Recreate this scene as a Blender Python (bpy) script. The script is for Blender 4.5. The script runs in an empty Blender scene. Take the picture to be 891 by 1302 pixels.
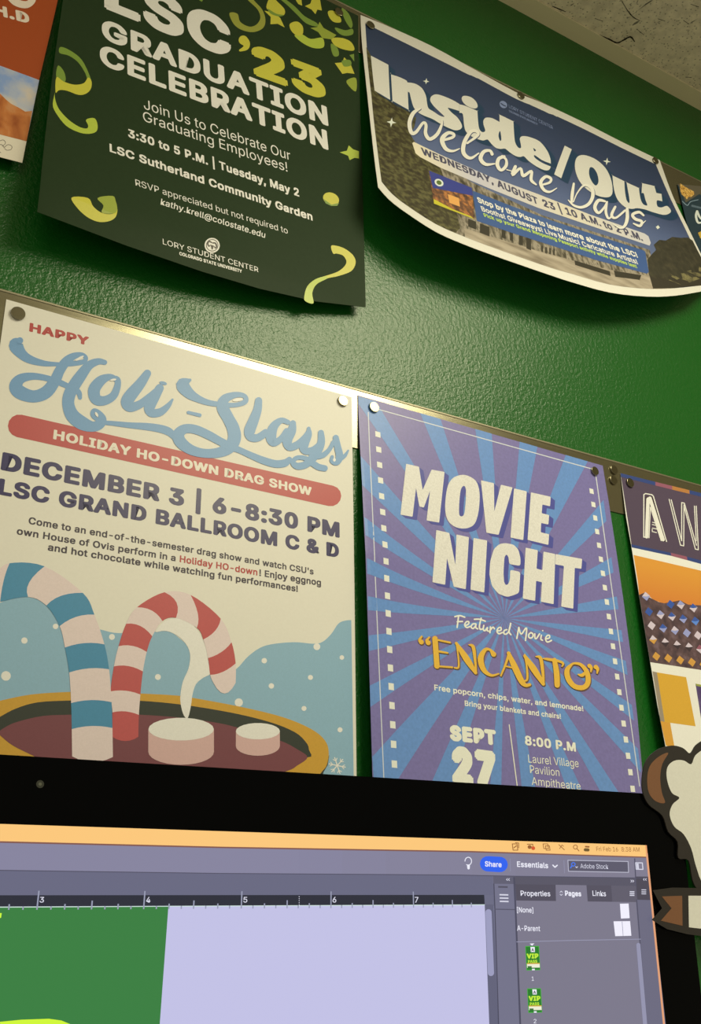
import bpy, bmesh, math, random, os
from mathutils import Vector, Matrix, Euler
from mathutils.geometry import tessellate_polygon
random.seed(7)
SC = bpy.context.scene
COL = SC.collection
IN = .0254
W, H = 891, 1302

# ---------------------------------------------------------------- camera
CAMP = Vector((-.391578, -.622754, -.404423))
FPX = 1255.336
def rodr(r):
    r = Vector(r); th = r.length
    return Matrix.Rotation(th, 3, r.normalized())
ROT = rodr((-.382967505, -.537830105, .0861039413)) @ Matrix(((1, 0, 0), (0, 0, -1), (0, 1, 0)))  # rows: right, down, forward
RGT, DWN, FWD = Vector(ROT[0]), Vector(ROT[1]), Vector(ROT[2])
cd = bpy.data.cameras.new('camera')
cam = bpy.data.objects.new('camera', cd)
COL.objects.link(cam)
m = Matrix((RGT, -DWN, -FWD)).transposed().to_4x4()
m.translation = CAMP
cam.matrix_world = m
cd.sensor_fit = 'HORIZONTAL'
cd.sensor_width = 36
cd.lens = FPX * 36 / W
cd.clip_start = .01
SC.camera = cam

# ---------------------------------------------------------------- light
world = bpy.data.worlds.new('room_ambience')
SC.world = world
world.use_nodes = True
world.node_tree.nodes['Background'].inputs[0].default_value = (1, .88, .58, 1)
world.node_tree.nodes['Background'].inputs[1].default_value = .42
ld = bpy.data.lights.new('ceiling_troffer', 'AREA')
ld.shape = 'RECTANGLE'
ld.size, ld.size_y = .52, .8
ld.energy = 18.6
ld.color = (1, .92, .63)
lo = bpy.data.objects.new('ceiling_troffer', ld)
COL.objects.link(lo)
lo.location = (.37, -.90, .565)

l2 = bpy.data.lights.new('rear_fill_light', 'AREA')  # added fill lamp, no fixture known there; evens out the left side
l2.shape = 'RECTANGLE'
l2.size, l2.size_y = .6, 1.2
l2.energy = 13
l2.color = (1, .92, .63)
lo2 = bpy.data.objects.new('rear_fill_light', l2)
COL.objects.link(lo2)
lo2.location = (-.95, -2.0, .565)

SC.view_settings.view_transform = 'Standard'
SC.view_settings.look = 'None'
SC.view_settings.exposure = 0
SC.view_settings.gamma = 1
SC.view_settings.use_curve_mapping = False

# ---------------------------------------------------------------- helpers
def lin(c):
    c = c / 255
    return c / 12.92 if c <= .04045 else ((c + .055) / 1.055) ** 2.4
def L3(c): return tuple(lin(v) for v in c)

def ray(x, y):
    return (RGT * ((x - W / 2) / FPX) + DWN * ((y - H / 2) / FPX) + FWD)

class Sheet:
    """a paper hanging on the wall: its front is y = -d(x, z)"""
    def __init__(s, d, curved=True):
        s.d = d; s.curved = curved; s.cell = .014
    def px(s, p):
        if len(p) == 3: return (p[1], p[2])
        r = ray(*p); y = -.002
        for i in range(25):
            t = (y - CAMP.y) / r.y
            q = CAMP + r * t
            y = y * .4 + .6 * -s.d(q.x, q.z)
        return (q.x, q.z)
    def to3(s, a, b, h): return Vector((a, -(s.d(a, b) + h), b))

class Plane:
    """a flat rigid panel (the monitor glass)"""
    curved = False
    def __init__(s, R, o): s.R = R; s.o = o; s.n = R @ Vector((0, 1, 0))
    def px(s, p):
        if len(p) == 3: return (p[1], p[2])
        r = ray(*p); t = s.n.dot(s.o - CAMP) / s.n.dot(r)
        q = s.R.transposed() @ (CAMP + r * t - s.o)
        return (q.x, q.z)
    def to3(s, a, b, h): return s.o + s.R @ Vector((a, -h, b))

def catmull(pts, n=5, closed=True):
    out = []; N = len(pts)
    rng = range(N) if closed else range(N - 1)
    for i in rng:
        if closed: p0, p1, p2, p3 = (pts[(i + k - 1) % N] for k in range(4))
        else: p0, p1, p2, p3 = (pts[min(max(i + k - 1, 0), N - 1)] for k in range(4))
        for k in range(n):
            t = k / n
            out.append(tuple(.5 * (2 * b + (c - a) * t + (2 * a - 5 * b + 4 * c - d) * t * t + (3 * b - a - 3 * c + d) * t ** 3)
                             for a, b, c, d in zip(p0, p1, p2, p3)))
    if not closed: out.append(tuple(pts[-1]))
    return out

FONTS = {}
def font(name):
    if name not in FONTS:
        f = None
        if name:
            try:
                p = os.path.join(bpy.utils.resource_path('LOCAL'), 'datafiles', 'fonts', name)
                f = bpy.data.fonts.load(p)
            except Exception: f = None
        FONTS[name] = f
    return FONTS[name]
GLY = {}
def glyphs(txt, fname, sp):
    k = (txt, fname, sp)
    if k in GLY: return GLY[k]
    cu = bpy.data.curves.new('lettering', 'FONT')
    f = font(fname)
    if f: cu.font = f
    cu.body = txt; cu.size = 1; cu.resolution_u = 3; cu.space_character = sp
    o = bpy.data.objects.new('lettering', cu)
    COL.objects.link(o)
    dg = bpy.context.evaluated_depsgraph_get()
    me = o.evaluated_get(dg).to_mesh()
    vs = [(v.co.x, v.co.y) for v in me.vertices]
    fs = [tuple(p.vertices) for p in me.polygons]
    o.evaluated_get(dg).to_mesh_clear()
    bpy.data.objects.remove(o); bpy.data.curves.remove(cu)
    GLY[k] = (vs, fs)
    return GLY[k]

INTER = 'Inter.woff2'

class Art:
    """printed shapes gathered into one mesh lying on a surface"""
    def __init__(s, surf): s.surf = surf; s.v = []; s.f = []; s.m = []; s.mats = []; s.n = 0; s.dx = s.dy = 0
    def mi(s, mat):
        if mat not in s.mats: s.mats.append(mat)
        return s.mats.index(mat)
    def h(s, layer):
        s.n += 1
        return layer * 3.5e-5 + s.n * 1.0e-6
    def P(s, p):
        if len(p) == 2: p = (p[0] + s.dx, p[1] + s.dy)
        return s.surf.px(p)
    def tri(s, pts, faces, mat, h):
        b = len(s.v); k = s.mi(mat)
        hs = h if isinstance(h, list) else [h] * len(pts)
        s.v += [(p[0], p[1], q) for p, q in zip(pts, hs)]
        for f in faces:
            a = 0
            for i in range(len(f)):
                p, q = pts[f[i]], pts[f[(i + 1) % len(f)]]
                a += p[0] * q[1] - q[0] * p[1]
            if abs(a) < 1e-12: continue
            f = list(f) if a > 0 else list(reversed(f))
            s.f.append([b + i for i in f]); s.m.append(k)
    def poly(s, pts, mat, layer=1, smooth=False, holes=(), hsmooth=True, n=5):
        if smooth: pts = catmull(pts, n)
        loops = [[s.P(p) for p in pts]]
        for ho in holes:
            if hsmooth: ho = catmull(ho, n)
            loops.append([s.P(p) for p in ho])
        s.raw(loops, mat, layer)
    def raw(s, loops, mat, layer=1):
        fl = [p for l in loops for p in l]
        t = tessellate_polygon([[Vector((p[0], p[1], 0)) for p in l] for l in loops])
        s.tri(fl, t, mat, s.h(layer))
    def ell(s, c, rx, ry, mat, layer=1, rot=0, n=22):
        cr, sr = math.cos(math.radians(rot)), math.sin(math.radians(rot))
        s.poly([(c[0] + rx * math.cos(a) * cr - ry * math.sin(a) * sr, c[1] + rx * math.cos(a) * sr + ry * math.sin(a) * cr)
                for a in (2 * math.pi * i / n for i in range(n))], mat, layer)
    def stroke(s, pts, mat, layer=1, w=None, n=5, caps=True, smooth=True):
        """pts: (x, y[, width]) in pixels of one frame"""
        ww = [p[2] if len(p) > 2 else None for p in pts]
        last = w
        for i, a in enumerate(ww):
            if a is None: ww[i] = last
            last = ww[i]
        q = [(p[0], p[1], k) for p, k in zip(pts, ww)]
        if smooth and len(q) > 2: q = catmull(q, n, closed=False)
        L, R_, hs = [], [], []
        h0 = s.h(layer)
        for i, (x, y, k) in enumerate(q):
            a = q[max(i - 1, 0)]; b = q[min(i + 1, len(q) - 1)]
            tx, ty = b[0] - a[0], b[1] - a[1]; l = math.hypot(tx, ty) or 1
            nx, ny = -ty / l * k / 2, tx / l * k / 2
            L.append((x + nx, y + ny)); R_.append((x - nx, y - ny)); hs.append(h0 + i * 3e-7)
        pts2 = [s.P(p) for p in L + R_]; N = len(L)
        # split each quad separately so that sharp turns never fold a face over
        s.tri(pts2, [t for i in range(N - 1) for t in ((i, i + 1, N + i + 1), (i, N + i + 1, N + i))], mat, hs + hs)
        s.n += int(len(q) * .3) + 1
        if caps:
            for (x, y, k) in (q[0], q[-1]):
                s.ell((x, y), k / 2, k / 2, mat, layer, n=14)
            if not smooth or len(pts) == 2: return
    def text(s, txt, p0, p1, cap, mat, layer=2, bold=0, fname=INTER, shear=0, ref='H'):
        sp = 1 + bold * 2.3
        vs, fs = glyphs(txt, fname, sp)
        rv, _ = glyphs(ref, fname, 1)
        x0 = min(v[0] for v in vs) - bold; x1 = max(v[0] for v in vs) + bold
        bv = bold * .8
        b0 = min(v[1] for v in rv) - bv; ch = max(v[1] for v in rv) + bv - b0
        A = Vector(s.P(p0)); B = Vector(s.P(p1)); C = Vector(s.P((p0[0], p0[1] - cap)))
        ex = (B - A) / (x1 - x0)
        u = (B - A).normalized(); nn = Vector((-u.y, u.x))
        ey = nn * ((C - A).dot(nn) / ch)
        offs = [(0, 0)]
        if bold:
            n = math.ceil(bold / .034)
            offs = [(i / n * bold, j / n * bv) for i in range(-n, n + 1) for j in range(-n, n + 1) if i * i + j * j <= n * n * 1.3 or n == 1]
        for ox, oy in offs:
            pts = [tuple(A + ex * (v[0] + ox - x0 + shear * (v[1] - b0)) + ey * (v[1] + oy - b0)) for v in vs]
            s.tri(pts, fs, mat, s.h(layer))
    def build(s, name, parent=None, thick=0, loc=None):
        bm = bmesh.new()
        vv = [bm.verts.new(p) for p in s.v]
        for f, k in zip(s.f, s.m):
            try:
                bf = bm.faces.new([vv[i] for i in f]); bf.material_index = k
            except ValueError: pass
        if s.surf.curved:
            for ax in (0, 1):
                lo_ = min(v.co[ax] for v in bm.verts); hi = max(v.co[ax] for v in bm.verts)
                c = math.ceil(lo_ / s.surf.cell) * s.surf.cell
                while c < hi:
                    nrm = [0, 0, 0]; nrm[ax] = 1; co = [0, 0, 0]; co[ax] = c
                    bmesh.ops.bisect_plane(bm, geom=bm.verts[:] + bm.edges[:] + bm.faces[:], plane_co=co, plane_no=nrm, dist=1e-6)
                    c += s.surf.cell
        for v in bm.verts: v.co = s.surf.to3(v.co.x, v.co.y, v.co.z)
        if thick:
            bmesh.ops.remove_doubles(bm, verts=bm.verts[:], dist=1e-6)
            bm.normal_update()
            front = bm.faces[:]; rim = [e for e in bm.edges if e.is_boundary]
            back = {v: bm.verts.new(v.co + (s.surf.to3(0, 0, -thick) - s.surf.to3(0, 0, 0))) for v in bm.verts[:]}
            for f in front:
                f.smooth = s.surf.curved
                bm.faces.new([back[v] for v in reversed(f.verts)])
            for e in rim:
                a, c = e.link_loops[0].vert, e.link_loops[0].link_loop_next.vert
                bm.faces.new((c, a, back[a], back[c])); e.smooth = False
        me = bpy.data.meshes.new(name); bm.to_mesh(me); bm.free()
        for mt in s.mats: me.materials.append(mt)
        o = bpy.data.objects.new(name, me); COL.objects.link(o)
        if parent: under(o, parent)
        return o

def tag(o, label, cat, group=None):
    o['label'] = label; o['category'] = cat
    if group: o['group'] = group
    return o
def empty(name, loc, label, cat, group=None):
    o = bpy.data.objects.new(name, None); COL.objects.link(o); o.empty_display_size = .02
    o.location = loc
    return tag(o, label, cat, group)
def under(o, parent):
    """parent while keeping the world place (no bpy.ops)"""
    o.parent = parent
    if parent.type == 'EMPTY': o.matrix_parent_inverse = Matrix.Translation(-parent.location)
    return o
def bmobj(name, bm, mats, parent=None, smooth=False):
    me = bpy.data.meshes.new(name); bm.to_mesh(me); bm.free()
    for mt in (mats if isinstance(mats, (list, tuple)) else [mats]): me.materials.append(mt)
    if smooth:
        for p in me.polygons: p.use_smooth = True
    o = bpy.data.objects.new(name, me); COL.objects.link(o)
    if parent: under(o, parent)
    return o
def box(bm, a, b, bev=0, M=None):
    r = bmesh.ops.create_cube(bm, size=1)
    vs = r['verts']
    for v in vs: v.co = Vector(tuple(a[i] + (v.co[i] + .5) * (b[i] - a[i]) for i in range(3)))
    if bev:
        es = list({e for v in vs for e in v.link_edges})
        g = bmesh.ops.bevel(bm, geom=es, offset=bev, segments=3, profile=.5, affect='EDGES')
        vs = list({v for f in g['faces'] for v in f.verts} | {v for v in vs if v.is_valid})
    if M is not None:
        for v in vs: v.co = M @ v.co
    return vs

MATS = {}
def pbsdf(name, col, rough=.5, spec=.5, metal=0):
    mt = bpy.data.materials.new(name); mt.use_nodes = True
    b = mt.node_tree.nodes['Principled BSDF']
    b.inputs['Base Color'].default_value = (*col, 1); b.inputs['Roughness'].default_value = rough
    b.inputs['Specular IOR Level'].default_value = spec; b.inputs['Metallic'].default_value = metal
    return mt, mt.node_tree.nodes, mt.node_tree.links, b

LOW = (222, 213, 180); GRD = (222, 211, 176); UPP = (208, 196, 160)   # how white paper reads in each row of the photo
def ink(rgb, ref=LOW, rough=.38, grain=.05, scale=900, spec=.4):
    """printed colour: the colour seen, taken back to its paper's white"""
    k = (rgb, ref, rough, grain, scale, spec)
    if k in MATS: return MATS[k]
    col = tuple(min(.9, a / b * .78) for a, b in zip(L3(rgb), L3(ref)))
    mt, nd, lk, b = pbsdf('ink', col, rough, spec)
    tc = nd.new('ShaderNodeTexCoord'); nz = nd.new('ShaderNodeTexNoise'); nz.inputs['Scale'].default_value = scale; nz.inputs['Detail'].default_value = 3
    mx = nd.new('ShaderNodeMix'); mx.data_type = 'RGBA'; mx.blend_type = 'MULTIPLY'; mx.inputs['Factor'].default_value = 1
    rp = nd.new('ShaderNodeMapRange'); rp.inputs['To Min'].default_value = 1 - grain * 2; rp.inputs['To Max'].default_value = 1 + grain
    lk.new(tc.outputs['Object'], nz.inputs['Vector']); lk.new(nz.outputs['Fac'], rp.inputs['Value'])
    mx.inputs['A'].default_value = (*col, 1); lk.new(rp.outputs['Result'], mx.inputs['B']); lk.new(mx.outputs['Result'], b.inputs['Base Color'])
    MATS[k] = mt
    return mt
def mottled(cols, ref, scale, rough=.4, detail=5, stretch=(1, 1, 1), dist=0):
    """a printed photograph's patch: several colours broken up by noise; cols = [(position, rgb), ...]"""
    k = ('mott', tuple(cols), ref, scale, stretch)
    if k in MATS: return MATS[k]
    mt, nd, lk, b = pbsdf('printed_photo', (0, 0, 0), rough, .4)
    tc = nd.new('ShaderNodeTexCoord'); mp = nd.new('ShaderNodeMapping'); mp.inputs['Scale'].default_value = stretch
    nz = nd.new('ShaderNodeTexNoise'); nz.inputs['Scale'].default_value = scale; nz.inputs['Detail'].default_value = detail; nz.inputs['Distortion'].default_value = dist
    cr = nd.new('ShaderNodeValToRGB')
    while len(cr.color_ramp.elements) < len(cols): cr.color_ramp.elements.new(.5)
    for e, (p, c) in zip(cr.color_ramp.elements, cols):
        e.position = p; e.color = (*[min(.9, a / q * .78) for a, q in zip(L3(c), L3(ref))], 1)
    lk.new(tc.outputs['Object'], mp.inputs['Vector']); lk.new(mp.outputs['Vector'], nz.inputs['Vector'])
    lk.new(nz.outputs['Fac'], cr.inputs['Fac']); lk.new(cr.outputs['Color'], b.inputs['Base Color'])
    MATS[k] = mt
    return mt
def grad(cols, ref, axis, a, b_, rough=.4, noise=.02):
    """a printed blend between colours along x or z"""
    k = ('grad', tuple(cols), ref, axis, a, b_)
    if k in MATS: return MATS[k]
    mt, nd, lk, b = pbsdf('printed_blend', (0, 0, 0), rough, .4)
    tc = nd.new('ShaderNodeTexCoord'); sx = nd.new('ShaderNodeSeparateXYZ'); mr = nd.new('ShaderNodeMapRange'); cr = nd.new('ShaderNodeValToRGB')
    mr.inputs['From Min'].default_value = a; mr.inputs['From Max'].default_value = b_
    while len(cr.color_ramp.elements) < len(cols): cr.color_ramp.elements.new(.5)
    for e, (p, c) in zip(cr.color_ramp.elements, cols):
        e.position = p; e.color = (*[min(.9, x / q * .78) for x, q in zip(L3(c), L3(ref))], 1)
    lk.new(tc.outputs['Object'], sx.inputs[0]); lk.new(sx.outputs['xyz'.index(axis)], mr.inputs['Value'])
    lk.new(mr.outputs['Result'], cr.inputs['Fac']); lk.new(cr.outputs['Color'], b.inputs['Base Color'])
    MATS[k] = mt
    return mt
def glow(rgb, k=1.0):
    key = ('glow', rgb, k)
    if key in MATS: return MATS[key]
    mt, nd, lk, b = pbsdf('lit_screen', (.01, .01, .012), .35, .3)
    b.inputs['Emission Color'].default_value = (*L3(rgb), 1); b.inputs['Emission Strength'].default_value = k
    MATS[key] = mt
    return mt

def Z(ox, oy, s, pts):
    """readings taken on an enlargement, back to the photo's scale"""
    return [tuple([ox + p[0] / s, oy + p[1] / s] + ([p[2] / s] if len(p) > 2 else [])) for p in pts]

# ---------------------------------------------------------------- the room
ZC = .5817
def structure(o): o['kind'] = 'structure'; return o

wm, nd, lk, b = pbsdf('green_gloss_paint', (.0045, .100, .0095), .33, .5)
tc = nd.new('ShaderNodeTexCoord')
n1 = nd.new('ShaderNodeTexNoise'); n1.inputs['Scale'].default_value = 620; n1.inputs['Detail'].default_value = 1; n1.inputs['Roughness'].default_value = .5
n2 = nd.new('ShaderNodeTexNoise'); n2.inputs['Scale'].default_value = 270; n2.inputs['Detail'].default_value = 0
ad = nd.new('ShaderNodeMath'); ad.operation = 'ADD'
bp = nd.new('ShaderNodeBump'); bp.inputs['Strength'].default_value = .5; bp.inputs['Distance'].default_value = .0007
for n in (n1, n2): lk.new(tc.outputs['Object'], n.inputs['Vector'])
lk.new(n1.outputs['Fac'], ad.inputs[0]); lk.new(n2.outputs['Fac'], ad.inputs[1])
lk.new(ad.outputs[0], bp.inputs['Height']); lk.new(bp.outputs['Normal'], b.inputs['Normal'])
bm = bmesh.new(); box(bm, (-1.6, 0, -1.55), (2.6, .1, ZC + .12))
structure(bmobj('wall_back', bm, wm))

fm, nd, lk, b = pbsdf('carpet', (.42, .40, .33), .9, .2)
nz = nd.new('ShaderNodeTexNoise'); nz.inputs['Scale'].default_value = 250; bp = nd.new('ShaderNodeBump'); bp.inputs['Strength'].default_value = .5
lk.new(nz.outputs['Fac'], bp.inputs['Height']); lk.new(bp.outputs['Normal'], b.inputs['Normal'])
bm = bmesh.new(); box(bm, (-1.6, -2.6, -1.65), (2.6, .1, -1.55)); structure(bmobj('floor', bm, fm))

# acoustic ceiling tile: tan, pinholes and worm-like fissures
cm, nd, lk, b = pbsdf('acoustic_tile', (.5, .45, .33), .9, .15)
tc = nd.new('ShaderNodeTexCoord')
v1 = nd.new('ShaderNodeTexVoronoi'); v1.inputs['Scale'].default_value = 260; v1.inputs['Randomness'].default_value = 1
nz = nd.new('ShaderNodeTexNoise'); nz.inputs['Scale'].default_value = 90; nz.inputs['Detail'].default_value = 4
mp = nd.new('ShaderNodeMapping'); mp.inputs['Scale'].default_value = (1, .38, 1); mp.inputs['Rotation'].default_value = (0, 0, .5)
n3 = nd.new('ShaderNodeTexNoise'); n3.inputs['Scale'].default_value = 75; n3.inputs['Detail'].default_value = 2; n3.inputs['Distortion'].default_value = 1.2
lk.new(tc.outputs['Object'], v1.inputs['Vector']); lk.new(tc.outputs['Object'], nz.inputs['Vector'])
lk.new(tc.outputs['Object'], mp.inputs['Vector']); lk.new(mp.outputs['Vector'], n3.inputs['Vector'])
r1 = nd.new('ShaderNodeMapRange'); r1.inputs['From Min'].default_value = .12; r1.inputs['From Max'].default_value = .28; r1.inputs['To Min'].default_value = .45
r3 = nd.new('ShaderNodeMapRange'); r3.inputs['From Min'].default_value = .27; r3.inputs['From Max'].default_value = .31; r3.inputs['To Min'].default_value = .25
r2 = nd.new('ShaderNodeMapRange'); r2.inputs['From Min'].default_value = .3; r2.inputs['From Max'].default_value = .7; r2.inputs['To Min'].default_value = .8; r2.inputs['To Max'].default_value = 1.1
lk.new(v1.outputs['Distance'], r1.inputs['Value']); lk.new(n3.outputs['Fac'], r3.inputs['Value']); lk.new(nz.outputs['Fac'], r2.inputs['Value'])
m1 = nd.new('ShaderNodeMath'); m1.operation = 'MULTIPLY'; m2 = nd.new('ShaderNodeMath'); m2.operation = 'MULTIPLY'
lk.new(r1.outputs['Result'], m1.inputs[0]); lk.new(r3.outputs['Result'], m1.inputs[1]); lk.new(m1.outputs[0], m2.inputs[0]); lk.new(r2.outputs['Result'], m2.inputs[1])
mx = nd.new('ShaderNodeMix'); mx.data_type = 'RGBA'; mx.blend_type = 'MULTIPLY'; mx.inputs['Factor'].default_value = 1; mx.inputs['A'].default_value = (.80, .74, .58, 1)
lk.new(m2.outputs[0], mx.inputs['B']); lk.new(mx.outputs['Result'], b.inputs['Base Color'])
bp = nd.new('ShaderNodeBump'); bp.inputs['Strength'].default_value = .8; bp.inputs['Distance'].default_value = .001
lk.new(m2.outputs[0], bp.inputs['Height']); lk.new(bp.outputs['Normal'], b.inputs['Normal'])
crack_m = pbsdf('fissure_shade', (.035, .033, .022), .95, .1)[0]
bm = bmesh.new(); box(bm, (-1.6, -2.6, ZC + .0008), (2.6, 0, ZC + .02))
# the large open fissure and a few small ones, cut marks with ragged outline
def ceil_pt(x, y):
    r = ray(x, y); t = (ZC + .0006 - CAMP.z) / r.z; q = CAMP + r * t
    return Vector((q.x, q.y, ZC + .0006))
def fissure(pts):
    q = catmull(pts, 4, closed=False); L, R_ = [], []
    for i, (x, y, w) in enumerate(q):
        a = q[max(i - 1, 0)]; c = q[min(i + 1, len(q) - 1)]
        tx, ty = c[0] - a[0], c[1] - a[1]; l = math.hypot(tx, ty); w *= random.uniform(.7, 1.3)
        L.append(bm.verts.new(ceil_pt(x - ty / l * w / 2, y + tx / l * w / 2))); R_.append(bm.verts.new(ceil_pt(x + ty / l * w / 2, y - tx / l * w / 2)))
    for i in range(len(L) - 1):
        f = bm.faces.new((L[i], L[i + 1], R_[i + 1], R_[i])); f.material_index = 1
for pts, w in (([(400, 175), (440, 192), (480, 210), (512, 196), (545, 181), (566, 205)], 8), ([(500, 0), (530, 50), (560, 85), (590, 100)], 5), ([(160, 30), (190, 42), (228, 58)], 6),
               ([(370, 90), (410, 104)], 5), ([(575, 142), (612, 172)], 5), ([(805, 100), (832, 118)], 6), ([(680, 92), (715, 104)], 5), ([(840, 20), (880, 34)], 5), ([(815, 378), (845, 380)], 5)):
    fissure(Z(660, 0, 3.857, [(x, y, w * (.5 if i in (0, len(pts) - 1) else 1)) for i, (x, y) in enumerate(pts)]))
structure(bmobj('ceiling', bm, [cm, crack_m]))

mm, nd, lk, b = pbsdf('painted_angle', (.74, .70, .50), .5, .4)
bm = bmesh.new(); box(bm, (-1.6, -.0222, ZC - .0008), (2.6, 0, ZC + .0004)); box(bm, (-1.6, -.0012, ZC), (2.6, 0, ZC + .02))
structure(bmobj('trim_1', bm, mm))

# ---------------------------------------------------------------- metal strips
sm, nd, lk, b = pbsdf('brushed_strip', (.30, .28, .20), .3, .5, .9)
tc = nd.new('ShaderNodeTexCoord'); mp = nd.new('ShaderNodeMapping'); mp.inputs['Scale'].default_value = (4, 60, 260)
nz = nd.new('ShaderNodeTexNoise'); nz.inputs['Scale'].default_value = 6; nz.inputs['Detail'].default_value = 4
mr = nd.new('ShaderNodeMapRange'); mr.inputs['To Min'].default_value = .18; mr.inputs['To Max'].default_value = .28
lk.new(tc.outputs['Object'], mp.inputs['Vector']); lk.new(mp.outputs['Vector'], nz.inputs['Vector']); lk.new(nz.outputs['Fac'], mr.inputs['Value']); lk.new(mr.outputs['Result'], b.inputs['Roughness'])
lipm = pbsdf('strip_lip', (.28, .26, .19), .4, .5, .7)[0]
def strip(zt, label):
    bm = bmesh.new(); box(bm, (-1.5, -.0011, zt - .0565), (2.0, 0, zt - .0016), .0003)
    o = tag(bmobj('magnetic_strip', bm, sm), label, 'metal strip', 'magnetic strips fixed to the wall')
    bm = bmesh.new(); box(bm, (-1.5, -.0016, zt - .0019), (2.0, 0, zt), .0004); bmobj('rolled_lip', bm, lipm, o)
    return o
strip(.0071, 'long flat metal strip across the green wall holding the lower row of posters')
strip(.4495, 'long flat metal strip near the ceiling holding the upper row of posters')

# ---------------------------------------------------------------- posters
def clamp(v, a=0, b=1): return max(a, min(b, v))
PAPER = .0003
edge_paper = {}
def paper(rgb, ref): return ink(rgb, ref, .42, .025, 500, .35)

# ---- holiday drag show poster
def d_holi(x, z): return .0017 + .0015 * clamp(-z / .43)
S = Sheet(d_holi)
P = empty('event_poster', (-.145, -.002, 0), 'cream drag show poster with candy canes and blue script lettering', 'poster')
A = Art(S)
cream = paper((222, 213, 180), LOW)
A.poly([(8, 380.5), (120, 412), (232, 443.5), (340, 474.5), (447, 505), (450.5, 745), (453.5, 1010), ('w', -.0115, -.43), ('w', -.291, -.43), ('w', -.2912, -.2)], cream, 0)
A.build('paper_sheet', P, PAPER)
red = ink((182, 78, 70)); redt = ink((176, 66, 58)); navy = ink((52, 46, 82), LOW, .33, .08, 700, .5); blk = ink((66, 58, 62)); sky = ink((139, 172, 174)); script = ink((113, 151, 173))
crm = ink((226, 214, 180)); yel = ink((199, 150, 50)); dkg = ink((52, 56, 44)); mar = ink((118, 66, 66)); cc = ink((222, 200, 178)); cb = ink((74, 135, 154)); cr_ = ink((186, 84, 76)); wht = ink((228, 220, 192)); pnk = ink((208, 168, 148))
# illustration
A = Art(S)
A.poly(catmull([(-3, 768), (16, 760), (32, 759), (55, 765), (90, 790), (130, 801), (152, 805), (197, 803), (215, 802), (250, 830), (285, 856), (301, 850), (316, 834), (337, 821), (372, 816.5), (398, 818.5), (410, 816), (421, 806), (430, 793), (439, 789), (446.5, 788.5)], 4, False) + [(449.5, 985), ('w', -.0125, -.43), ('w', -.290, -.43)], sky, 1)
for q in (Z(0, 700, 3.7125, [(115, 425, 15), (262, 358, 13), (28, 592, 23), (528, 408, 14), (745, 597, 14)]), Z(220, 740, 3.427, [(397, 343, 12), (428, 453, 12), (286, 525, 18), (598, 416, 11), (626, 282, 15), (570, 551, 11), (735, 329, 10), (727, 644, 11)])):
    for x, y, r in q: A.ell((x, y), r, r, wht, 2, n=14)
for k in range(6):
    a = k * math.pi / 3 + .2; c, s_ = math.cos(a), math.sin(a)
    A.stroke([(428.6, 973.4, 1.3), (428.6 + 10.5 * c, 973.4 + 10.5 * s_, 1.3)], wht, 2, smooth=False)
    for e in (-.7, .7): A.stroke([(428.6 + 6 * c, 973.4 + 6 * s_, 1), (428.6 + 6 * c + 4 * math.cos(a + e), 973.4 + 6 * s_ + 4 * math.sin(a + e), 1)], wht, 2, smooth=False)
A.build('winter_background', P)
A = Art(S)
rim = [(-4, 893), (0, 891), (40, 883), (89, 879.7), (130, 879.5), (179, 881.8), (220, 884), (243, 887), (307.5, 899), (360, 912), (395, 926.7), (412.6, 941), (417.8, 956), (415, 973.4), (406.8, 984), (385, 1016)]
A.poly([(418.5, 960), (416.5, 973), (411, 982), (409, 1006), (395, 1006), (407, 980)], dkg, 2)
A.poly(catmull([S.px(p) for p in rim], 4, False) and [('w', *p) for p in catmull([S.px(p) for p in rim + [('w', -.060, -.352), ('w', -.095, -.395), ('w', -.15, -.422), ('w', -.288, -.425)]], 4, False)], yel, 3)
A.poly([(-4, 929), (-4, 914), (0, 911.4), (20, 901), (48, 893), (89.7, 890.7), (130, 889.5), (178, 891), (231.6, 896), (293, 906), (342.6, 918), (374.7, 931), (389, 944), (392.5, 953), (390.7, 963), (330, 950), (200, 930), (60, 925), (8, 936)], dkg, 4, smooth=True, n=4)
A.poly([(-3, 932), (6, 925), (21.5, 918), (54, 910.5), (89.7, 908.8), (130, 907.5), (178, 908.8), (231.6, 912.8), (272.5, 918.6), (298.8, 924.4), (354, 941), (378, 953), (390.7, 963), (377.6, 973.4), (363, 981), (300, 1000), (220, 1008), (120, 1000), (60, 970), (41.7, 960.7), (16, 947.8), (0, 935)], mar, 5, smooth=True, n=4)
A.build('cocoa_cup', P)
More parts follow.
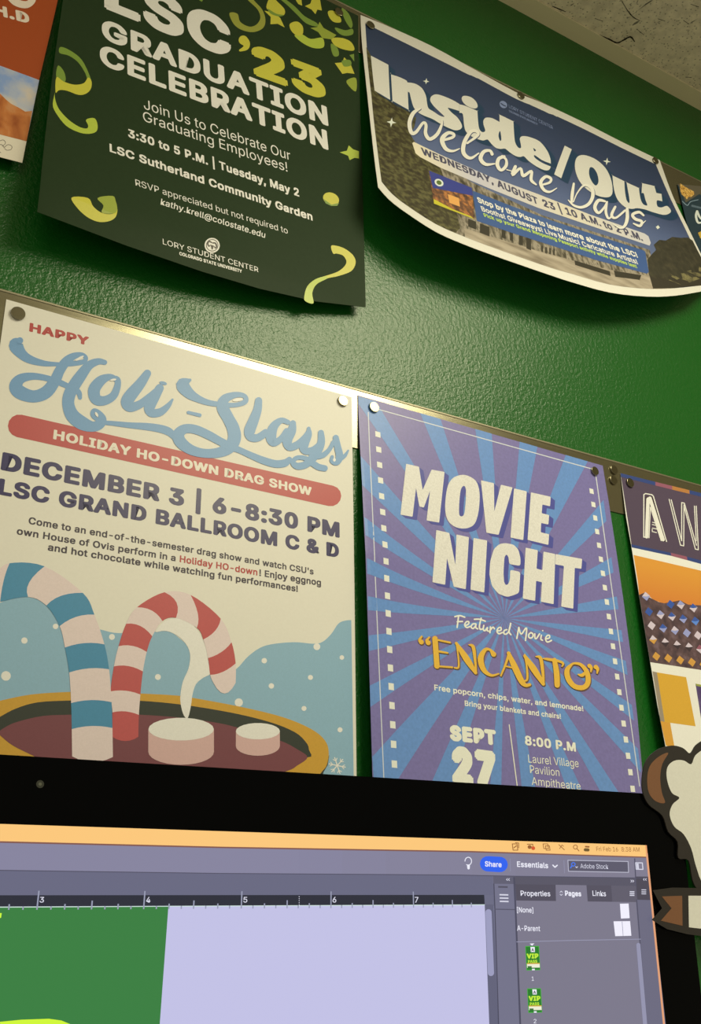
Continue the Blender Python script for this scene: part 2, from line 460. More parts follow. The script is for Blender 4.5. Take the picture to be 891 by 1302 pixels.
def bands(A, edges, cols, layer, bul):
    """candy cane: edges = [(outer, inner)] at each stripe, outline bowed between"""
    def q(a, b, k=6): # bowed stripe edge
        mx_, my_ = (a[0] + b[0]) / 2 + bul[0], (a[1] + b[1]) / 2 + bul[1]
        return [((1 - t) ** 2 * a[0] + 2 * t * (1 - t) * mx_ + t * t * b[0], (1 - t) ** 2 * a[1] + 2 * t * (1 - t) * my_ + t * t * b[1]) for t in (i / k for i in range(k + 1))]
    n = len(edges)
    oc = catmull([e[0] for e in edges], 5, False); ic = catmull([e[1] for e in edges], 5, False)
    for i in range(n - 1):
        bo = edges[i][2] if len(edges[i]) > 2 else bul; b2 = edges[i + 1][2] if len(edges[i + 1]) > 2 else bul
        def qq(a, b, v):
            mx_, my_ = (a[0] + b[0]) / 2 + v[0], (a[1] + b[1]) / 2 + v[1]
            return [((1 - t) ** 2 * a[0] + 2 * t * (1 - t) * mx_ + t * t * b[0], (1 - t) ** 2 * a[1] + 2 * t * (1 - t) * my_ + t * t * b[1]) for t in (k / 6 for k in range(7))]
        pts = oc[i * 5:(i + 1) * 5] + qq(edges[i + 1][0], edges[i + 1][1], b2) + list(reversed(ic[i * 5:(i + 1) * 5 + 1]))[1:] + qq(edges[i][1], edges[i][0], bo)[1:-1]
        A.poly(pts, cols[i], layer)
A = Art(S)
E_ = lambda o, s, L: [(Z(*o, s, [a])[0], Z(*o, s, [b_])[0], (v[0] * 1.5 / s, v[1] * 1.5 / s)) for a, b_, v in L]
blue_edges = [((-4, 728), (-4, 770), (0, 0)), ((12, 716.2), (0, 765.5), (-3, -5))] + E_((0, 700), 3.7125, [((210, 75), (132, 219), (-45, 5)), ((390, 200), (218, 260), (-20, -22)), ((445, 303), (281, 357), (-6, -22)), ((492, 443), (306, 458), (0, -18)), ((514, 561), (326, 576), (0, -16)), ((526, 716), (335, 720), (0, -16)), ((530, 838), (338, 843), (0, -16)), ((532, 975), (340, 972), (0, 34))])
bands(A, blue_edges, [cc, cb, cc, cb, cc, cb, cc, cb, cc], 7, (0, 0))
A.build('blue_candy_cane', P)
A = Art(S)
rl = E_((0, 700), 3.7125, [((529, 880), (652, 880), (0, 26)), ((530, 764), (655, 776), (0, -14)), ((522, 665), (662, 680), (0, -14)), ((537, 547), (674, 571), (0, -18)), ((559, 452), (692, 479), (0, -20)), ((595, 346), (718, 405), (6, -26)), ((646, 268), (766, 333), (14, -22)), ((776, 197), (830, 318), (40, -14))]) + \
    E_((220, 740), 3.427, [((76, 57), (103, 200), (24, 14)), ((207, 160), (131, 251), (20, 8)), ((254, 263), (152, 332), (10, 10)), ((272, 355), (161, 405), (0, 16)), ((272, 440), (175, 440), (0, 62))])
bands(A, rl, [cr_, cc, cr_, cc, cr_, cc, cr_, cc, cr_, cc, cr_, cc], 6, (0, 0))
A.build('red_candy_cane', P)
A = Art(S)
A.poly(Z(0, 700, 3.7125, [(733, 385), (750, 360), (780, 333), (830, 318), (872, 322), (905, 345), (935, 385), (960, 430), (975, 480), (985, 540), (995, 580), (960, 600), (925, 630), (908, 680), (900, 735), (886, 790), (868, 780), (855, 740), (850, 690), (862, 620), (888, 560), (897, 500), (885, 455), (850, 412), (800, 384), (765, 380)]), wht, 5, smooth=True, n=3)
A.build('rising_steam', P)
A = Art(S)
A.poly([(188.3, 928)] + [(230 - 41.7 * math.cos(t * math.pi / 14), 956 + 16.5 * math.sin(t * math.pi / 14)) for t in range(15)] + [(271.7, 928)], pnk, 8)
A.ell((230, 927.2), 41.6, 14.5, wht, 9)
A.poly([(299.6, 930)] + [(327.5 - 28 * math.cos(t * math.pi / 14), 948.5 + 12.5 * math.sin(t * math.pi / 14)) for t in range(15)] + [(355.4, 930)], pnk, 8)
A.ell((327.5, 929.8), 28, 10.4, wht, 9)
A.build('marshmallows', P)
# lettering
A = Art(S)
A.text('HAPPY', (37, 421.3), (112.5, 439.5), 11.3, redt, bold=.045)
A.build('greeting_line', P)
A = Art(S)
z4 = lambda L: Z(0, 420, 5.94, L); z5 = lambda L: Z(110, 440, 5.94, L); z6 = lambda L: Z(210, 470, 6.854, L); z7 = lambda L: Z(310, 490, 6.364, L)
ST = lambda pts, **k: A.stroke(pts, script, 4, **k)
ST(z4([(150, 78, 50), (120, 112, 108), (165, 180, 78), (230, 222, 62), (330, 250, 44), (420, 256, 32), (480, 258, 34), (560, 250, 40), (630, 237, 36), (648, 208, 32), (615, 184, 34), (555, 196, 52), (500, 235, 70), (450, 305, 76), (410, 390, 86), (345, 470, 96), (250, 500, 92), (150, 468, 104), (120, 420, 102), (155, 368, 76), (235, 348, 56), (330, 357, 46), (430, 387, 46), (520, 427, 42), (590, 465, 42), (604, 510, 30)]))
ST(z4([(790, 243, 38), (740, 236, 50), (670, 268, 68), (605, 350, 86), (552, 430, 92), (520, 500, 92), (517, 570, 92), (548, 645, 102), (620, 702, 104), (700, 728, 78), (755, 708, 74), (775, 668, 55), (742, 622, 40), (708, 606, 32), (698, 636, 32), (725, 668, 30), (790, 696, 32), (850, 703, 36), (985, 718, 44), (1110, 728, 55), (1215, 745, 60), (1280, 770, 60), (1320, 815, 38)]))
ST(z5([(228, 258, 40), (180, 233, 44), (108, 262, 76), (57, 330, 90), (70, 400, 84), (130, 414, 70), (198, 380, 62), (230, 315, 52), (236, 262, 44), (222, 245, 40)]))
ST(z5([(458, 208, 58), (405, 285, 78), (335, 370, 94), (303, 425, 90), (330, 462, 74), (400, 442, 62), (468, 392, 56), (520, 340, 40)]))
ST(z5([(552, 318, 62), (510, 390, 78), (475, 460, 84), (490, 505, 66), (555, 500, 60), (612, 455, 42), (648, 405, 16)]))
A.ell(z5([(578, 281)])[0], 4.9, 2.2, script, 4, 15)
ST(z6([(200, 374, 28), (300, 398, 32)]), smooth=False)
ST(z6([(215, 92, 26), (150, 130, 112), (205, 205, 94), (280, 252, 66), (360, 284, 52), (440, 300, 46), (540, 310, 42), (630, 306, 40), (695, 280, 46), (698, 240, 40), (655, 220, 44), (585, 226, 58), (515, 262, 84), (500, 330, 106), (545, 420, 102), (590, 510, 110), (602, 600, 114), (560, 676, 108), (470, 722, 88), (340, 730, 78), (220, 698, 88), (132, 630, 102), (115, 565, 102), (170, 518, 82), (260, 522, 78), (370, 568, 76), (470, 622, 70), (560, 668, 68), (650, 704, 54), (760, 754, 58), (860, 795, 64), (960, 822, 66), (1040, 815, 66), (1080, 785, 50)]))
ST(z7([(118, 125, 58), (108, 200, 70), (75, 290, 84), (45, 370, 90), (55, 418, 70), (110, 425, 62), (175, 385, 62)]))
ST(z7([(355, 300, 40), (300, 285, 48), (240, 335, 72), (218, 415, 86), (240, 465, 64), (300, 432, 50), (345, 370, 48)]))
ST(z7([(395, 308, 50), (385, 370, 72), (350, 440, 82), (365, 500, 62), (430, 482, 60), (490, 430, 56), (520, 380, 40)]))
ST(z7([(523, 350, 30), (522, 400, 54), (485, 475, 78), (490, 530, 58), (560, 525, 58), (620, 470, 46)]))
ST(z7([(622, 385, 48), (622, 470, 64), (575, 560, 76), (510, 635, 60), (435, 655, 56), (395, 625, 42), (425, 588, 36), (490, 590, 40), (545, 625, 50), (600, 660, 52), (652, 672, 50)]))
ST(z7([(585, 585, 30), (640, 565, 44), (690, 520, 36), (722, 460, 34)]))
ST(z7([(742, 425, 48), (757, 500, 56), (772, 575, 60), (748, 622, 54), (710, 612, 36), (712, 578, 26)]))
ST(z7([(775, 600, 34), (815, 570, 30), (842, 528, 14)]))
for c, r in ((z4([(600, 213)])[0], (6, 1.6, -30)), (z5([(200, 257)])[0], (4, 1.4, -10)), (z4([(728, 637)])[0], (1.6, 3.4, -30)), (z6([(630, 265)])[0], (6.5, 2, -8)), (z7([(730, 604)])[0], (1.8, 2.2, 0))):
    A.ell(c, r[0], r[1], wht, 5, r[2])
A.build('script_headline', P)
A = Art(S)
A.stroke([(24.5, 541.5, 29), (420.5, 630.5, 26.4)], red, 2, smooth=False)
A.text('HOLIDAY HO-DOWN DRAG SHOW', (67.3, 558.2), (396, 630.5), 12.4, crm, 3, bold=.04)
A.build('red_banner', P)
A = Art(S)
A.text('DECEMBER 3 | 6-8:30 PM', (.5, 597.3), (431.7, 684), 23.4, navy, bold=.046)
A.text('LSC GRAND BALLROOM C & D', (-3, 628.5), (430.8, 709.5), 21, navy, bold=.043)
A.build('date_and_place', P)
A = Art(S)
A.text("Come to an end-of-the-semester drag show and watch CSU's", (36, 666), (398.5, 730.7), 9, blk, bold=.022)
A.text('own House of Ovis perform in a', (21, 679.3), (223, 713.7), 9, blk, bold=.022)
A.text('Holiday HO-down', (228.3, 714.6), (327, 731.8), 8.6, redt, bold=.022)
A.text('! Enjoy eggnog', (329.5, 732.2), (408, 745), 8.4, blk, bold=.022)
A.text('and hot chocolate while watching fun performances!', (60.6, 699.8), (378.5, 752.6), 9, blk, bold=.022)
A.build('body_text', P)

# ---- movie night poster
def d_mov(x, z):
    t = clamp(-z / .43)
    return .0017 + .003 * t + .0075 * clamp(t * 3) ** 1.5 * math.exp(-max(x, 0) / .04)
S = Sheet(d_mov); S.cell = .009
P = empty('event_poster', (.14, -.002, 0), 'purple and blue ray-burst movie night poster between the two metal-strip neighbours', 'poster')
P['label'] = 'purple and blue ray-burst movie night poster with chunky cream title'
purple = ink((122, 112, 150), LOW, .36, .10, 420); blue = ink((104, 142, 182), LOW, .36, .10, 420)
title = ink((226, 218, 190), LOW, .4, .14, 700); tsh = ink((78, 80, 138)); lite = ink((206, 206, 226)); sq = ink((226, 222, 212)); gold = ink((226, 176, 60)); gsh = ink((110, 82, 62)); dtx = ink((232, 228, 200))
A = Art(S)
out = [(455, 502.5), (533, 525), (611, 547.5), (689, 570), (766, 592), (774, 640), (784, 705), (792, 760), (802, 835), (810, 910), (818.5, 1003), ('w', .2765, -.4318), ('w', .0035, -.4318), (473.5, 985), (469.5, 850), (464.5, 700), (460, 610)]
A.poly(out, purple, 0)
A.build('paper_sheet', P, PAPER)
A = Art(S)
c0 = (641, 786)
def clip(poly, border):
    """the part of a polygon inside a convex border, both in wall coordinates"""
    area = sum(border[i - 1][0] * border[i][1] - border[i][0] * border[i - 1][1] for i in range(len(border)))
    if area < 0: border = border[::-1]
    for i in range(len(border)):
        a, b_ = border[i - 1], border[i]; out_ = []
        side = lambda p: (b_[0] - a[0]) * (p[1] - a[1]) - (b_[1] - a[1]) * (p[0] - a[0])
        for j in range(len(poly)):
            p, q = poly[j - 1], poly[j]; sp, sq_ = side(p), side(q)
            if (sp >= 0) != (sq_ >= 0):
                t = sp / (sp - sq_); out_.append((p[0] + (q[0] - p[0]) * t, p[1] + (q[1] - p[1]) * t))
            if sq_ >= 0: out_.append(q)
        poly = out_
        if not poly: break
    return poly
sheet_edge = [S.px(p) for p in (out[0], out[4], (792, 760), (817.8, 1003), ('w', .2765, -.4318), ('w', .0035, -.4318), (472, 950))]
for q in ([(534, 525.3), (560, 533)], [(604, 545.5), (625, 551.5)], [(660.5, 562), (683, 568.3)], [(719, 578.6), (747, 586.6)], [(771.8, 630), (776.5, 657)], [(783.5, 705), (786.8, 725)], [(791, 757), (793.5, 774)], [(797.5, 802), (799.8, 818)], [(803, 843), (805.4, 862)], [(808.6, 900), (810.5, 920)], [(814, 955), (817.3, 985)],
          [(765, 1010), (788, 1010)], [(723, 1010), (742, 1010)], [(664, 1010), (682, 1010)], [(622, 1010), (637, 1010)], [(542, 1010), (571, 1010)], [(473.9, 1003), (473.2, 962), (492, 1010)], [(470.5, 899), (469.6, 872)], [(468.7, 828), (468, 808)], [(467, 776), (466.3, 758)], [(465.3, 729), (464.6, 709)], [(463.5, 680), (462.3, 657)], [(460.3, 617), (458.6, 580)]):
    k_ = S.px(c0); e_ = [S.px(p) for p in q]
    e_ = sorted([e_[0], e_[1] if len(e_) == 2 else e_[2]], key=lambda p: 0) if len(e_) == 2 else [S.px((473.2, 962)), S.px((494, 1010))]
    far = [(k_[0] + (p[0] - k_[0]) * 2.5, k_[1] + (p[1] - k_[1]) * 2.5) for p in e_]
    pc = clip([k_] + far, sheet_edge)
    if len(pc) > 2: A.raw([pc], blue, 1)
A.poly([c0, (455.9, 514), (455.4, 504), (478, 510.5)], blue, 1)
# thin printed frame and the film perforations
for a, b_ in (((468, 524), (488.4, 1004)), ((481, 520.6), (752, 596.2)), ((757, 603), (813, 1000))):
    n = 5
    A.stroke([(a[0] + (b_[0] - a[0]) * i / n, a[1] + (b_[1] - a[1]) * i / n, 1.2) for i in range(n + 1)], lite, 2, smooth=False, caps=False)
a = S.px((480.2, 552.4)); b_ = S.px((501.2, 971.6))
for k in range(26):
    t = k / 20.0 * (20 / 19); x = a[0] + (b_[0] - a[0]) * k / 19; z = a[1] + (b_[1] - a[1]) * k / 19; r = .0026
    A.poly([('w', x - r, z + r), ('w', x + r, z + r), ('w', x + r, z - r), ('w', x - r, z - r)], sq, 2)
a = S.px((751.8, 624.6)); b_ = S.px((804, 1003))
for k in range(26):
    x = a[0] + (b_[0] - a[0]) * k / 20; z = a[1] + (b_[1] - a[1]) * k / 20
    A.poly([('w', x - r, z + r), ('w', x + r, z + r), ('w', x + r, z - r), ('w', x - r, z - r)], sq, 2)
A.build('ray_burst_print', P)
A = Art(S)
def rounded(pts, r=1.1):
    out = []
    n = len(pts)
    for i in range(n):
        p = pts[i]; a = pts[i - 1]; b_ = pts[(i + 1) % n]
        la = math.hypot(a[0] - p[0], a[1] - p[1]); lb = math.hypot(b_[0] - p[0], b_[1] - p[1])
        ka, kb = min(r / la, .4), min(r / lb, .4)
        s_ = (p[0] + (a[0] - p[0]) * ka, p[1] + (a[1] - p[1]) * ka); e = (p[0] + (b_[0] - p[0]) * kb, p[1] + (b_[1] - p[1]) * kb)
        for t in (0, .33, .67, 1): out.append(tuple((1 - t) ** 2 * s_[j] + 2 * t * (1 - t) * p[j] + t * t * e[j] for j in (0, 1)))
    return out
zm = lambda L: Z(500, 570, 4.05, L)
BL = [[(65, 80), (131, 95), (150, 215), (196, 110), (263, 122), (235, 383), (170, 372), (188, 218), (156, 306), (133, 300), (116, 205), (98, 353), (36, 342)],
      [(450, 165), (517, 180), (519, 325), (553, 188), (613, 202), (541, 446), (478, 435)], [(620, 207), (686, 222), (668, 473), (602, 460)],
      [(707, 227), (809, 250), (806, 299), (766, 290), (763, 335), (801, 344), (797, 393), (760, 385), (758, 433), (801, 443), (797, 498), (690, 472)],
      [(220, 421), (287, 436), (318, 600), (324, 444), (388, 458), (372, 726), (310, 713), (275, 566), (266, 703), (200, 690)], [(412, 462), (482, 475), (467, 743), (396, 728)],
      [(680, 512), (743, 525), (736, 620), (766, 628), (772, 532), (833, 545), (824, 803), (758, 790), (764, 690), (734, 683), (729, 786), (665, 774)],
      [(835, 545), (971, 570), (967, 621), (933, 616), (925, 826), (863, 815), (877, 606), (832, 598)]]
glyph = [rounded(zm(q)) for q in BL]
O_out = catmull(zm([(352, 137), (390, 145), (425, 170), (441, 215), (443, 270), (436, 335), (418, 388), (388, 409), (348, 413), (308, 400), (278, 368), (266, 315), (269, 250), (281, 190), (308, 152)]), 4)
O_in = catmull(zm([(361, 194), (371, 205), (373, 240), (369, 300), (363, 340), (351, 351), (340, 345), (337, 320), (340, 262), (347, 212)]), 4)
G_out = rounded(zm([(575, 488), (618, 496), (643, 522), (654, 568), (653, 606), (595, 597), (592, 560), (581, 546), (571, 560), (566, 640), (569, 690), (579, 706), (592, 698), (600, 670), (600, 625), (653, 637), (646, 745), (618, 757), (585, 766), (540, 750), (507, 710), (493, 650), (498, 580), (516, 520), (543, 494)]), 3)
for k in range(1, 7):
    A.dx, A.dy = k * .95, k * .72
    for g in glyph: A.poly(g, tsh, 2)
    A.poly(O_out, tsh, 2, holes=[O_in], hsmooth=False); A.poly(G_out, tsh, 2)
A.dx = A.dy = 0
for g in glyph: A.poly(g, title, 4)
A.poly(O_out, title, 4, holes=[O_in], hsmooth=False); A.poly(G_out, title, 4)
A.build('block_title', P)
A = Art(S)
zf = lambda L: Z(570, 770, 5.94, L)
for q in ([(76, 78), (65, 165)], [(48, 84), (85, 76), (122, 88)], [(66, 122), (105, 120)], [(125, 152), (150, 140), (152, 122), (133, 124), (122, 148), (138, 166), (162, 158)], [(205, 138), (183, 140), (170, 160), (184, 174), (203, 155), (208, 138), (205, 165), (220, 176)],
          [(246, 95), (233, 155), (240, 180), (256, 176)], [(195, 104), (235, 104), (277, 118)], [(266, 150), (262, 180), (275, 190), (294, 165), (291, 188), (305, 194)], [(316, 162), (312, 205)], [(316, 185), (335, 163), (346, 176)], [(370, 192), (395, 186), (394, 166), (376, 170), (365, 195), (380, 213), (405, 204)],
          [(440, 182), (420, 190), (418, 212), (436, 215), (456, 190), (470, 130), (456, 195), (470, 220)], [(530, 165), (515, 248)], [(530, 165), (548, 216), (588, 168), (580, 264)], [(622, 204), (606, 218), (606, 240), (622, 246), (637, 232), (634, 212), (620, 206)], [(650, 214), (652, 246), (664, 248), (686, 214)], [(700, 224), (696, 254), (708, 262)], [(735, 252), (760, 245), (760, 226), (743, 228), (731, 252), (745, 276), (776, 264)]):
    A.stroke(zf([(x, y, 11.5) for x, y in q]), dtx, 3)
A.ell(zf([(710, 190)])[0], .9, .9, dtx, 3)
A.build('featured_line', P)
A = Art(S)
ze = lambda L: Z(520, 770, 6.364, L); zg = lambda L: Z(640, 780, 6.364, L)
EN = []
EN += [(ze, [(100, 250, 14), (82, 278, 24), (96, 296, 40)]), (ze, [(160, 258, 14), (140, 284, 24), (152, 302, 40)])]
EN += [(ze, [(206, 268, 44), (222, 490, 44)]), (ze, [(195, 272, 14), (328, 300, 16)]), (ze, [(240, 372, 18), (308, 384, 14)]), (ze, [(205, 490, 14), (345, 500, 16)])]
EN += [(ze, [(378, 300, 12), (395, 420, 14), (396, 500, 16), (365, 504, 14)]), (ze, [(378, 305, 22), (460, 430, 52), (535, 545, 26)]), (ze, [(480, 318, 10), (515, 335, 28), (530, 440, 22), (540, 545, 12)])]
EN += [(ze, [(680, 395, 42), (650, 358, 20), (610, 360, 30), (575, 430, 48), (600, 520, 40), (660, 565, 22), (722, 552, 12)])]
EN += [(ze, [(738, 568, 14), (775, 480, 18), (806, 385, 22)]), (ze, [(800, 385, 28), (850, 495, 50), (905, 610, 46), (938, 645, 30), (972, 640, 24)]), (ze, [(770, 490, 12), (850, 508, 12)])]
EN += [(zg, [(168, 335, 14), (185, 440, 16), (188, 530, 18), (165, 548, 12)]), (zg, [(168, 345, 24), (240, 450, 52), (318, 572, 28)]), (zg, [(258, 350, 10), (295, 362, 28), (312, 460, 26), (322, 574, 16)])]
EN += [(zg, [(408, 378, 36), (425, 480, 46), (430, 580, 44)]), (zg, [(318, 366, 10), (360, 372, 22), (440, 386, 20), (478, 405, 18), (468, 430, 10)])]
EN += [(zg, [(545, 415, 20), (510, 460, 40), (520, 530, 44), (570, 590, 40), (640, 600, 40), (678, 560, 42), (672, 480, 38), (625, 418, 26), (570, 404, 18), (540, 418, 18)]), (zg, [(668, 470, 22), (632, 500, 28), (600, 495, 12)])]
EN += [(zg, [(690, 425, 34), (705, 440, 26), (702, 472, 12)]), (zg, [(742, 434, 36), (757, 452, 26), (752, 484, 12)])]
for k, (dx, dy, mt, ly) in enumerate(((1.5, 1.5, gsh, 2), (.8, .8, gsh, 2), (0, 0, gold, 4))):
    A.dx, A.dy = dx, dy
    for f, q in EN: A.stroke(f(q), mt, ly, smooth=len(q) > 2)
A.dx = A.dy = 0
A.build('gold_film_title', P)
A = Art(S)
A.text('Free popcorn, chips, water, and lemonade!', (552, 877.5), (741.5, 904.5), 7.2, dtx, 3, bold=.02)
A.text('Bring your blankets and chairs!', (590.7, 897.4), (713, 914.2), 6.8, dtx, 3, bold=.02)
A.build('snack_text', P)
A = Art(S)
A.text('SEPT', (572, 941.5), (631, 948), 20, dtx, 3, bold=.075)
A.text('27', (575, 997), (631, 1003.5), 49, dtx, 3, bold=.085)
A.stroke([(647, 921.5, 1.2), (657.5, 1002, 1.2)], dtx, 3, smooth=False)
A.text('8:00 P.M', (667.3, 947.2), (732, 956), 12, dtx, 3, bold=.035)
A.text('Laurel Village', (671.5, 969.5), (735.5, 975.6), 10, dtx, 3)
A.text('Pavilion', (673.7, 983), (711, 987), 10, dtx, 3)
A.text('Ampitheatre', (675.8, 998), (738, 1004.5), 10, dtx, 3)
A.build('date_and_place', P)

# ---- awards poster (only its left part is in view)
def d_aw(x, z): return .0017 + .013 * clamp(-z / .4)
S = Sheet(d_aw)
P = empty('event_poster', (.44, -.002, 0), 'awards poster with outlined letters over an orange mountain print, at the right edge', 'poster')
za = lambda L: Z(760, 570, 6.8, L); zb = lambda L: Z(780, 740, 5.92, L)
AR = (222, 210, 172)
A = Art(S)
awc = paper((228, 218, 188), AR)
XR, ZB = .583, -.43
award_edge = None
left = za([(195, 215), (245, 600), (290, 850), (360, 1290)]) + zb([(275, 600), (330, 930), (390, 1235)])
tl = S.px(left[0])
A.poly([('w', XR, tl[1] - .0005)] + left + [('w', .3165, -.36), ('w', .3165, ZB), ('w', XR, ZB)], awc, 0)
A.build('paper_sheet', P, PAPER)
award_edge = [(.2, .05), (XR, .05), (XR, ZB), (.2, ZB)]
def across(pts, mt, l):
    pc = clip([S.px(p) for p in pts], award_edge)
    if len(pc) > 2: A.raw([pc], mt, l)
A = Art(S)
pur = ink((82, 66, 74), AR); db = ink((50, 66, 106), AR); pk = ink((146, 84, 90), AR); og = ink((178, 116, 56), AR)
across(za([(195, 215), (2600, 837), (2600, 1480), (891, 985), (620, 905), (290, 832)]), pur, 1)
for q, mt in (([(195, 215), (495, 290), (497, 322), (198, 246)], db), ([(495, 290), (640, 325), (643, 358), (497, 322)], pk), ([(640, 325), (790, 362), (792, 394), (643, 358)], og), ([(790, 362), (2600, 815), (2600, 850), (792, 394)], db),
              ([(287, 830), (628, 903), (634, 930), (293, 857)], db), ([(628, 903), (768, 937), (774, 968), (634, 930)], pk), ([(768, 937), (2600, 1430), (2600, 1470), (774, 968)], db)):
    across(za(q), mt, 2)
A.build('header_band', P)
A = Art(S)
sun = grad([(0, (196, 88, 40)), (1, (214, 142, 48))], AR, 'z', -.175, -.1)
across(za([(308, 922), (891, 1058), (2600, 1525)]) + zb([(2000, 480), (900, 260), (560, 172), (500, 145), (440, 155), (380, 165), (300, 135), (235, 80), (192, 98), (182, 0)]), sun, 1)
mtn = mottled([(.3, (62, 46, 46)), (.55, (92, 68, 62)), (.8, (120, 96, 92))], AR, 120)
across(zb([(192, 98), (235, 78), (262, 112), (300, 132), (340, 152), (380, 160), (440, 150), (500, 138), (530, 155), (560, 170), (657, 176), (800, 230), (2000, 460), (2000, 920), (657, 662), (275, 603)]), mtn, 2)
dw = ink((206, 186, 176), AR); dbl = ink((56, 84, 140), AR); dgy = ink((150, 150, 176), AR); dor = ink((204, 146, 60), AR); dbr = ink((60, 46, 46), AR); lb = ink((92, 130, 190), AR)
def diamond(c, w, h_, mt, l=3):
    x, y = c
    A.poly(zb([(x - w * .2, y - h_), (x + w, y - h_ * .1), (x + w * .2, y + h_), (x - w, y + h_ * .1)]), mt, l)
for c, mt, m2_ in (((243, 108), dgy, dw), ((428, 168), dbl, dbl), ((505, 172), dw, dgy), ((600, 195), dw, dbl), ((265, 224), dbl, dbl), ((352, 246), dw, dgy), ((438, 260), dw, dbl), ((523, 278), dgy, dbl), ((614, 294), lb, dbl), ((285, 328), dw, dw), ((372, 348), dgy, dbl), ((460, 365), dgy, dw), ((550, 384), dgy, dgy), ((634, 402), dw, dw),
                (((297, 434)), dor, dw), ((388, 455), dbr, dw), ((478, 475), dbr, dw), ((567, 490), dbr, dw), ((650, 505), dw, pk), ((320, 560), dor, dor), ((410, 574), dor, dor), ((500, 588), dor, dor), ((588, 604), dor, dor), ((675, 620), dor, dor), ((705, 300), dw, dbl), ((725, 415), dgy, dw), ((745, 520), dw, dbr)):
    diamond(c, 30, 34, mt)
    A.poly(zb([(c[0] - 6, c[1] - 34), (c[0] + 28, c[1] - 3), (c[0] - 2, c[1] + 2), (c[0] - 28, c[1] - 2)]), m2_, 4)
A.build('mountain_print', P)
A = Art(S)
crd = ink((228, 218, 188), AR); brn = ink((62, 48, 44), AR)
def line(q, w, mt=crd, l=4): A.stroke(za([(x, y, w) for x, y in q]), mt, l, smooth=False)
def pline(q, w, mt=crd, l=4):
    for i in range(len(q) - 1): line(q[i:i + 2], w, mt, l)
pline([(430, 770), (395, 768), (396, 400), (410, 392), (465, 402), (478, 415), (592, 806)], 9)
pline([(418, 760), (418, 425), (465, 425), (575, 800)], 16, brn, 3)
pline([(420, 765), (432, 440)], 30); pline([(448, 432), (562, 790)], 30)
pline([(440, 775), (452, 510), (545, 800)], 8); pline([(470, 640), (505, 650), (505, 668), (468, 660)], 7); pline([(470, 690), (520, 702), (545, 800)], 7); pline([(468, 700), (468, 720), (505, 730)], 7)
pline([(614, 442), (712, 838), (740, 845), (742, 490)], 8); pline([(632, 446), (722, 800), (722, 470), (745, 475), (850, 840)], 8); pline([(742, 500), (840, 872), (866, 878), (848, 500)], 8); pline([(832, 500), (848, 800)], 8)
A.build('outlined_letters', P)
A = Art(S)
yl = ink((212, 158, 46), AR); gyt = ink((150, 132, 100), AR); olv = ink((212, 150, 50), AR); dkp = mottled([(.3, (70, 50, 84)), (.6, (96, 78, 104)), (.8, (60, 66, 70))], AR, 90)
A.poly(zb([(325, 680), (545, 716), (616, 1086), (425, 1060), (383, 1052)]), yl, 1)
A.poly(zb([(292, 672), (325, 680), (383, 1052), (352, 1046)]), gyt, 2)
A.poly(zb([(352, 1046), (425, 1060), (458, 1245), (393, 1232)]), olv, 1)
across(zb([(615, 765), (1900, 1010), (1900, 1330), (668, 1090)]), dkp, 1)
across(zb([(615, 765), (1900, 1010), (1900, 1032), (622, 782)]), ink((150, 150, 60), AR), 2)
A.build('photo_panels', P)

# ---- graduation poster
def d_gr(x, z):
    t = clamp((.4417 - z) / .36)
    return .0017 + .008 * t + .020 * t ** 2 * clamp(-x / .28)
S = Sheet(d_gr)
P = empty('event_poster', (-.13, -.002, .4417), 'dark green graduation celebration poster with yellow streamers, bottom edge lifting off', 'poster')
gbg = ink((42, 55, 29), GRD, .45, .06, 300, .05)
A = Art(S)
A.poly([('w', -.2770, .4417), ('w', .0098, .4417), (455.5, 60), (457.5, 130), (460, 200), (462.5, 300), (465, 390.5), (400, 383), (330, 367), (256, 345), (160, 312), (90, 285.5), (47.2, 269.5), (53, 215), (60, 150), (70, 70), (80, 0)], gbg, 0)
A.build('paper_sheet', P, PAPER)
gw = ink((226, 216, 184), GRD); gy = ink((198, 186, 56), GRD); go = ink((150, 158, 50), GRD); gg = ink((120, 142, 50), GRD); gol = ink((150, 148, 52), GRD); gyg = ink((176, 186, 58), GRD)
A = Art(S)
A.text('LSC', (132.5, 10.5), (294.5, 75.5), 50, gw, bold=.045)
A.text('GRADUATION', (129.5, 49), (417.5, 160.7), 26, gw, bold=.038)
A.text('CELEBRATION', (127, 81.5), (417.5, 191.2), 26, gw, bold=.038)
A.text('23', (323, 95.5), (415.5, 128.5), 39, gy, bold=.055)
A.stroke(Z(220, 0, 3.427, [(305, 175, 40), (318, 190, 34), (316, 208, 24), (292, 220, 10)]), gy, 2)
A.build('headline', P)
A = Art(S)
A.text('Join Us to Celebrate Our', (183, 138.2), (369.5, 204), 12.2, gw)
A.text('Graduating Employees!', (182, 153.5), (365.5, 218.5), 12.2, gw)
A.text('3:30 to 5 P.M. | Tuesday, May 2', (163, 174.2), (380.5, 250.3), 10.4, gw, bold=.028)
A.text('LSC Sutherland Community Garden', (139.5, 192.8), (397.5, 280.8), 10.2, gw, bold=.028)
A.text('RSVP appreciated but not required to', (172.4, 235.8), (366, 297.4), 7.8, gw)
A.text('kathy.krell@colostate.edu', (204, 260), (336.7, 302.7), 7.8, gw, bold=.008, shear=.2)
A.build('event_details', P)
A = Art(S)
c = (269.6, 312)
A.ell(c, 9.7, 9.5, gw, 2, 20)
for r in (7.9,): A.ell(c, r, r, ink((92, 84, 66), GRD), 3, 20); A.ell(c, 6.9, 6.8, gw, 4, 20)
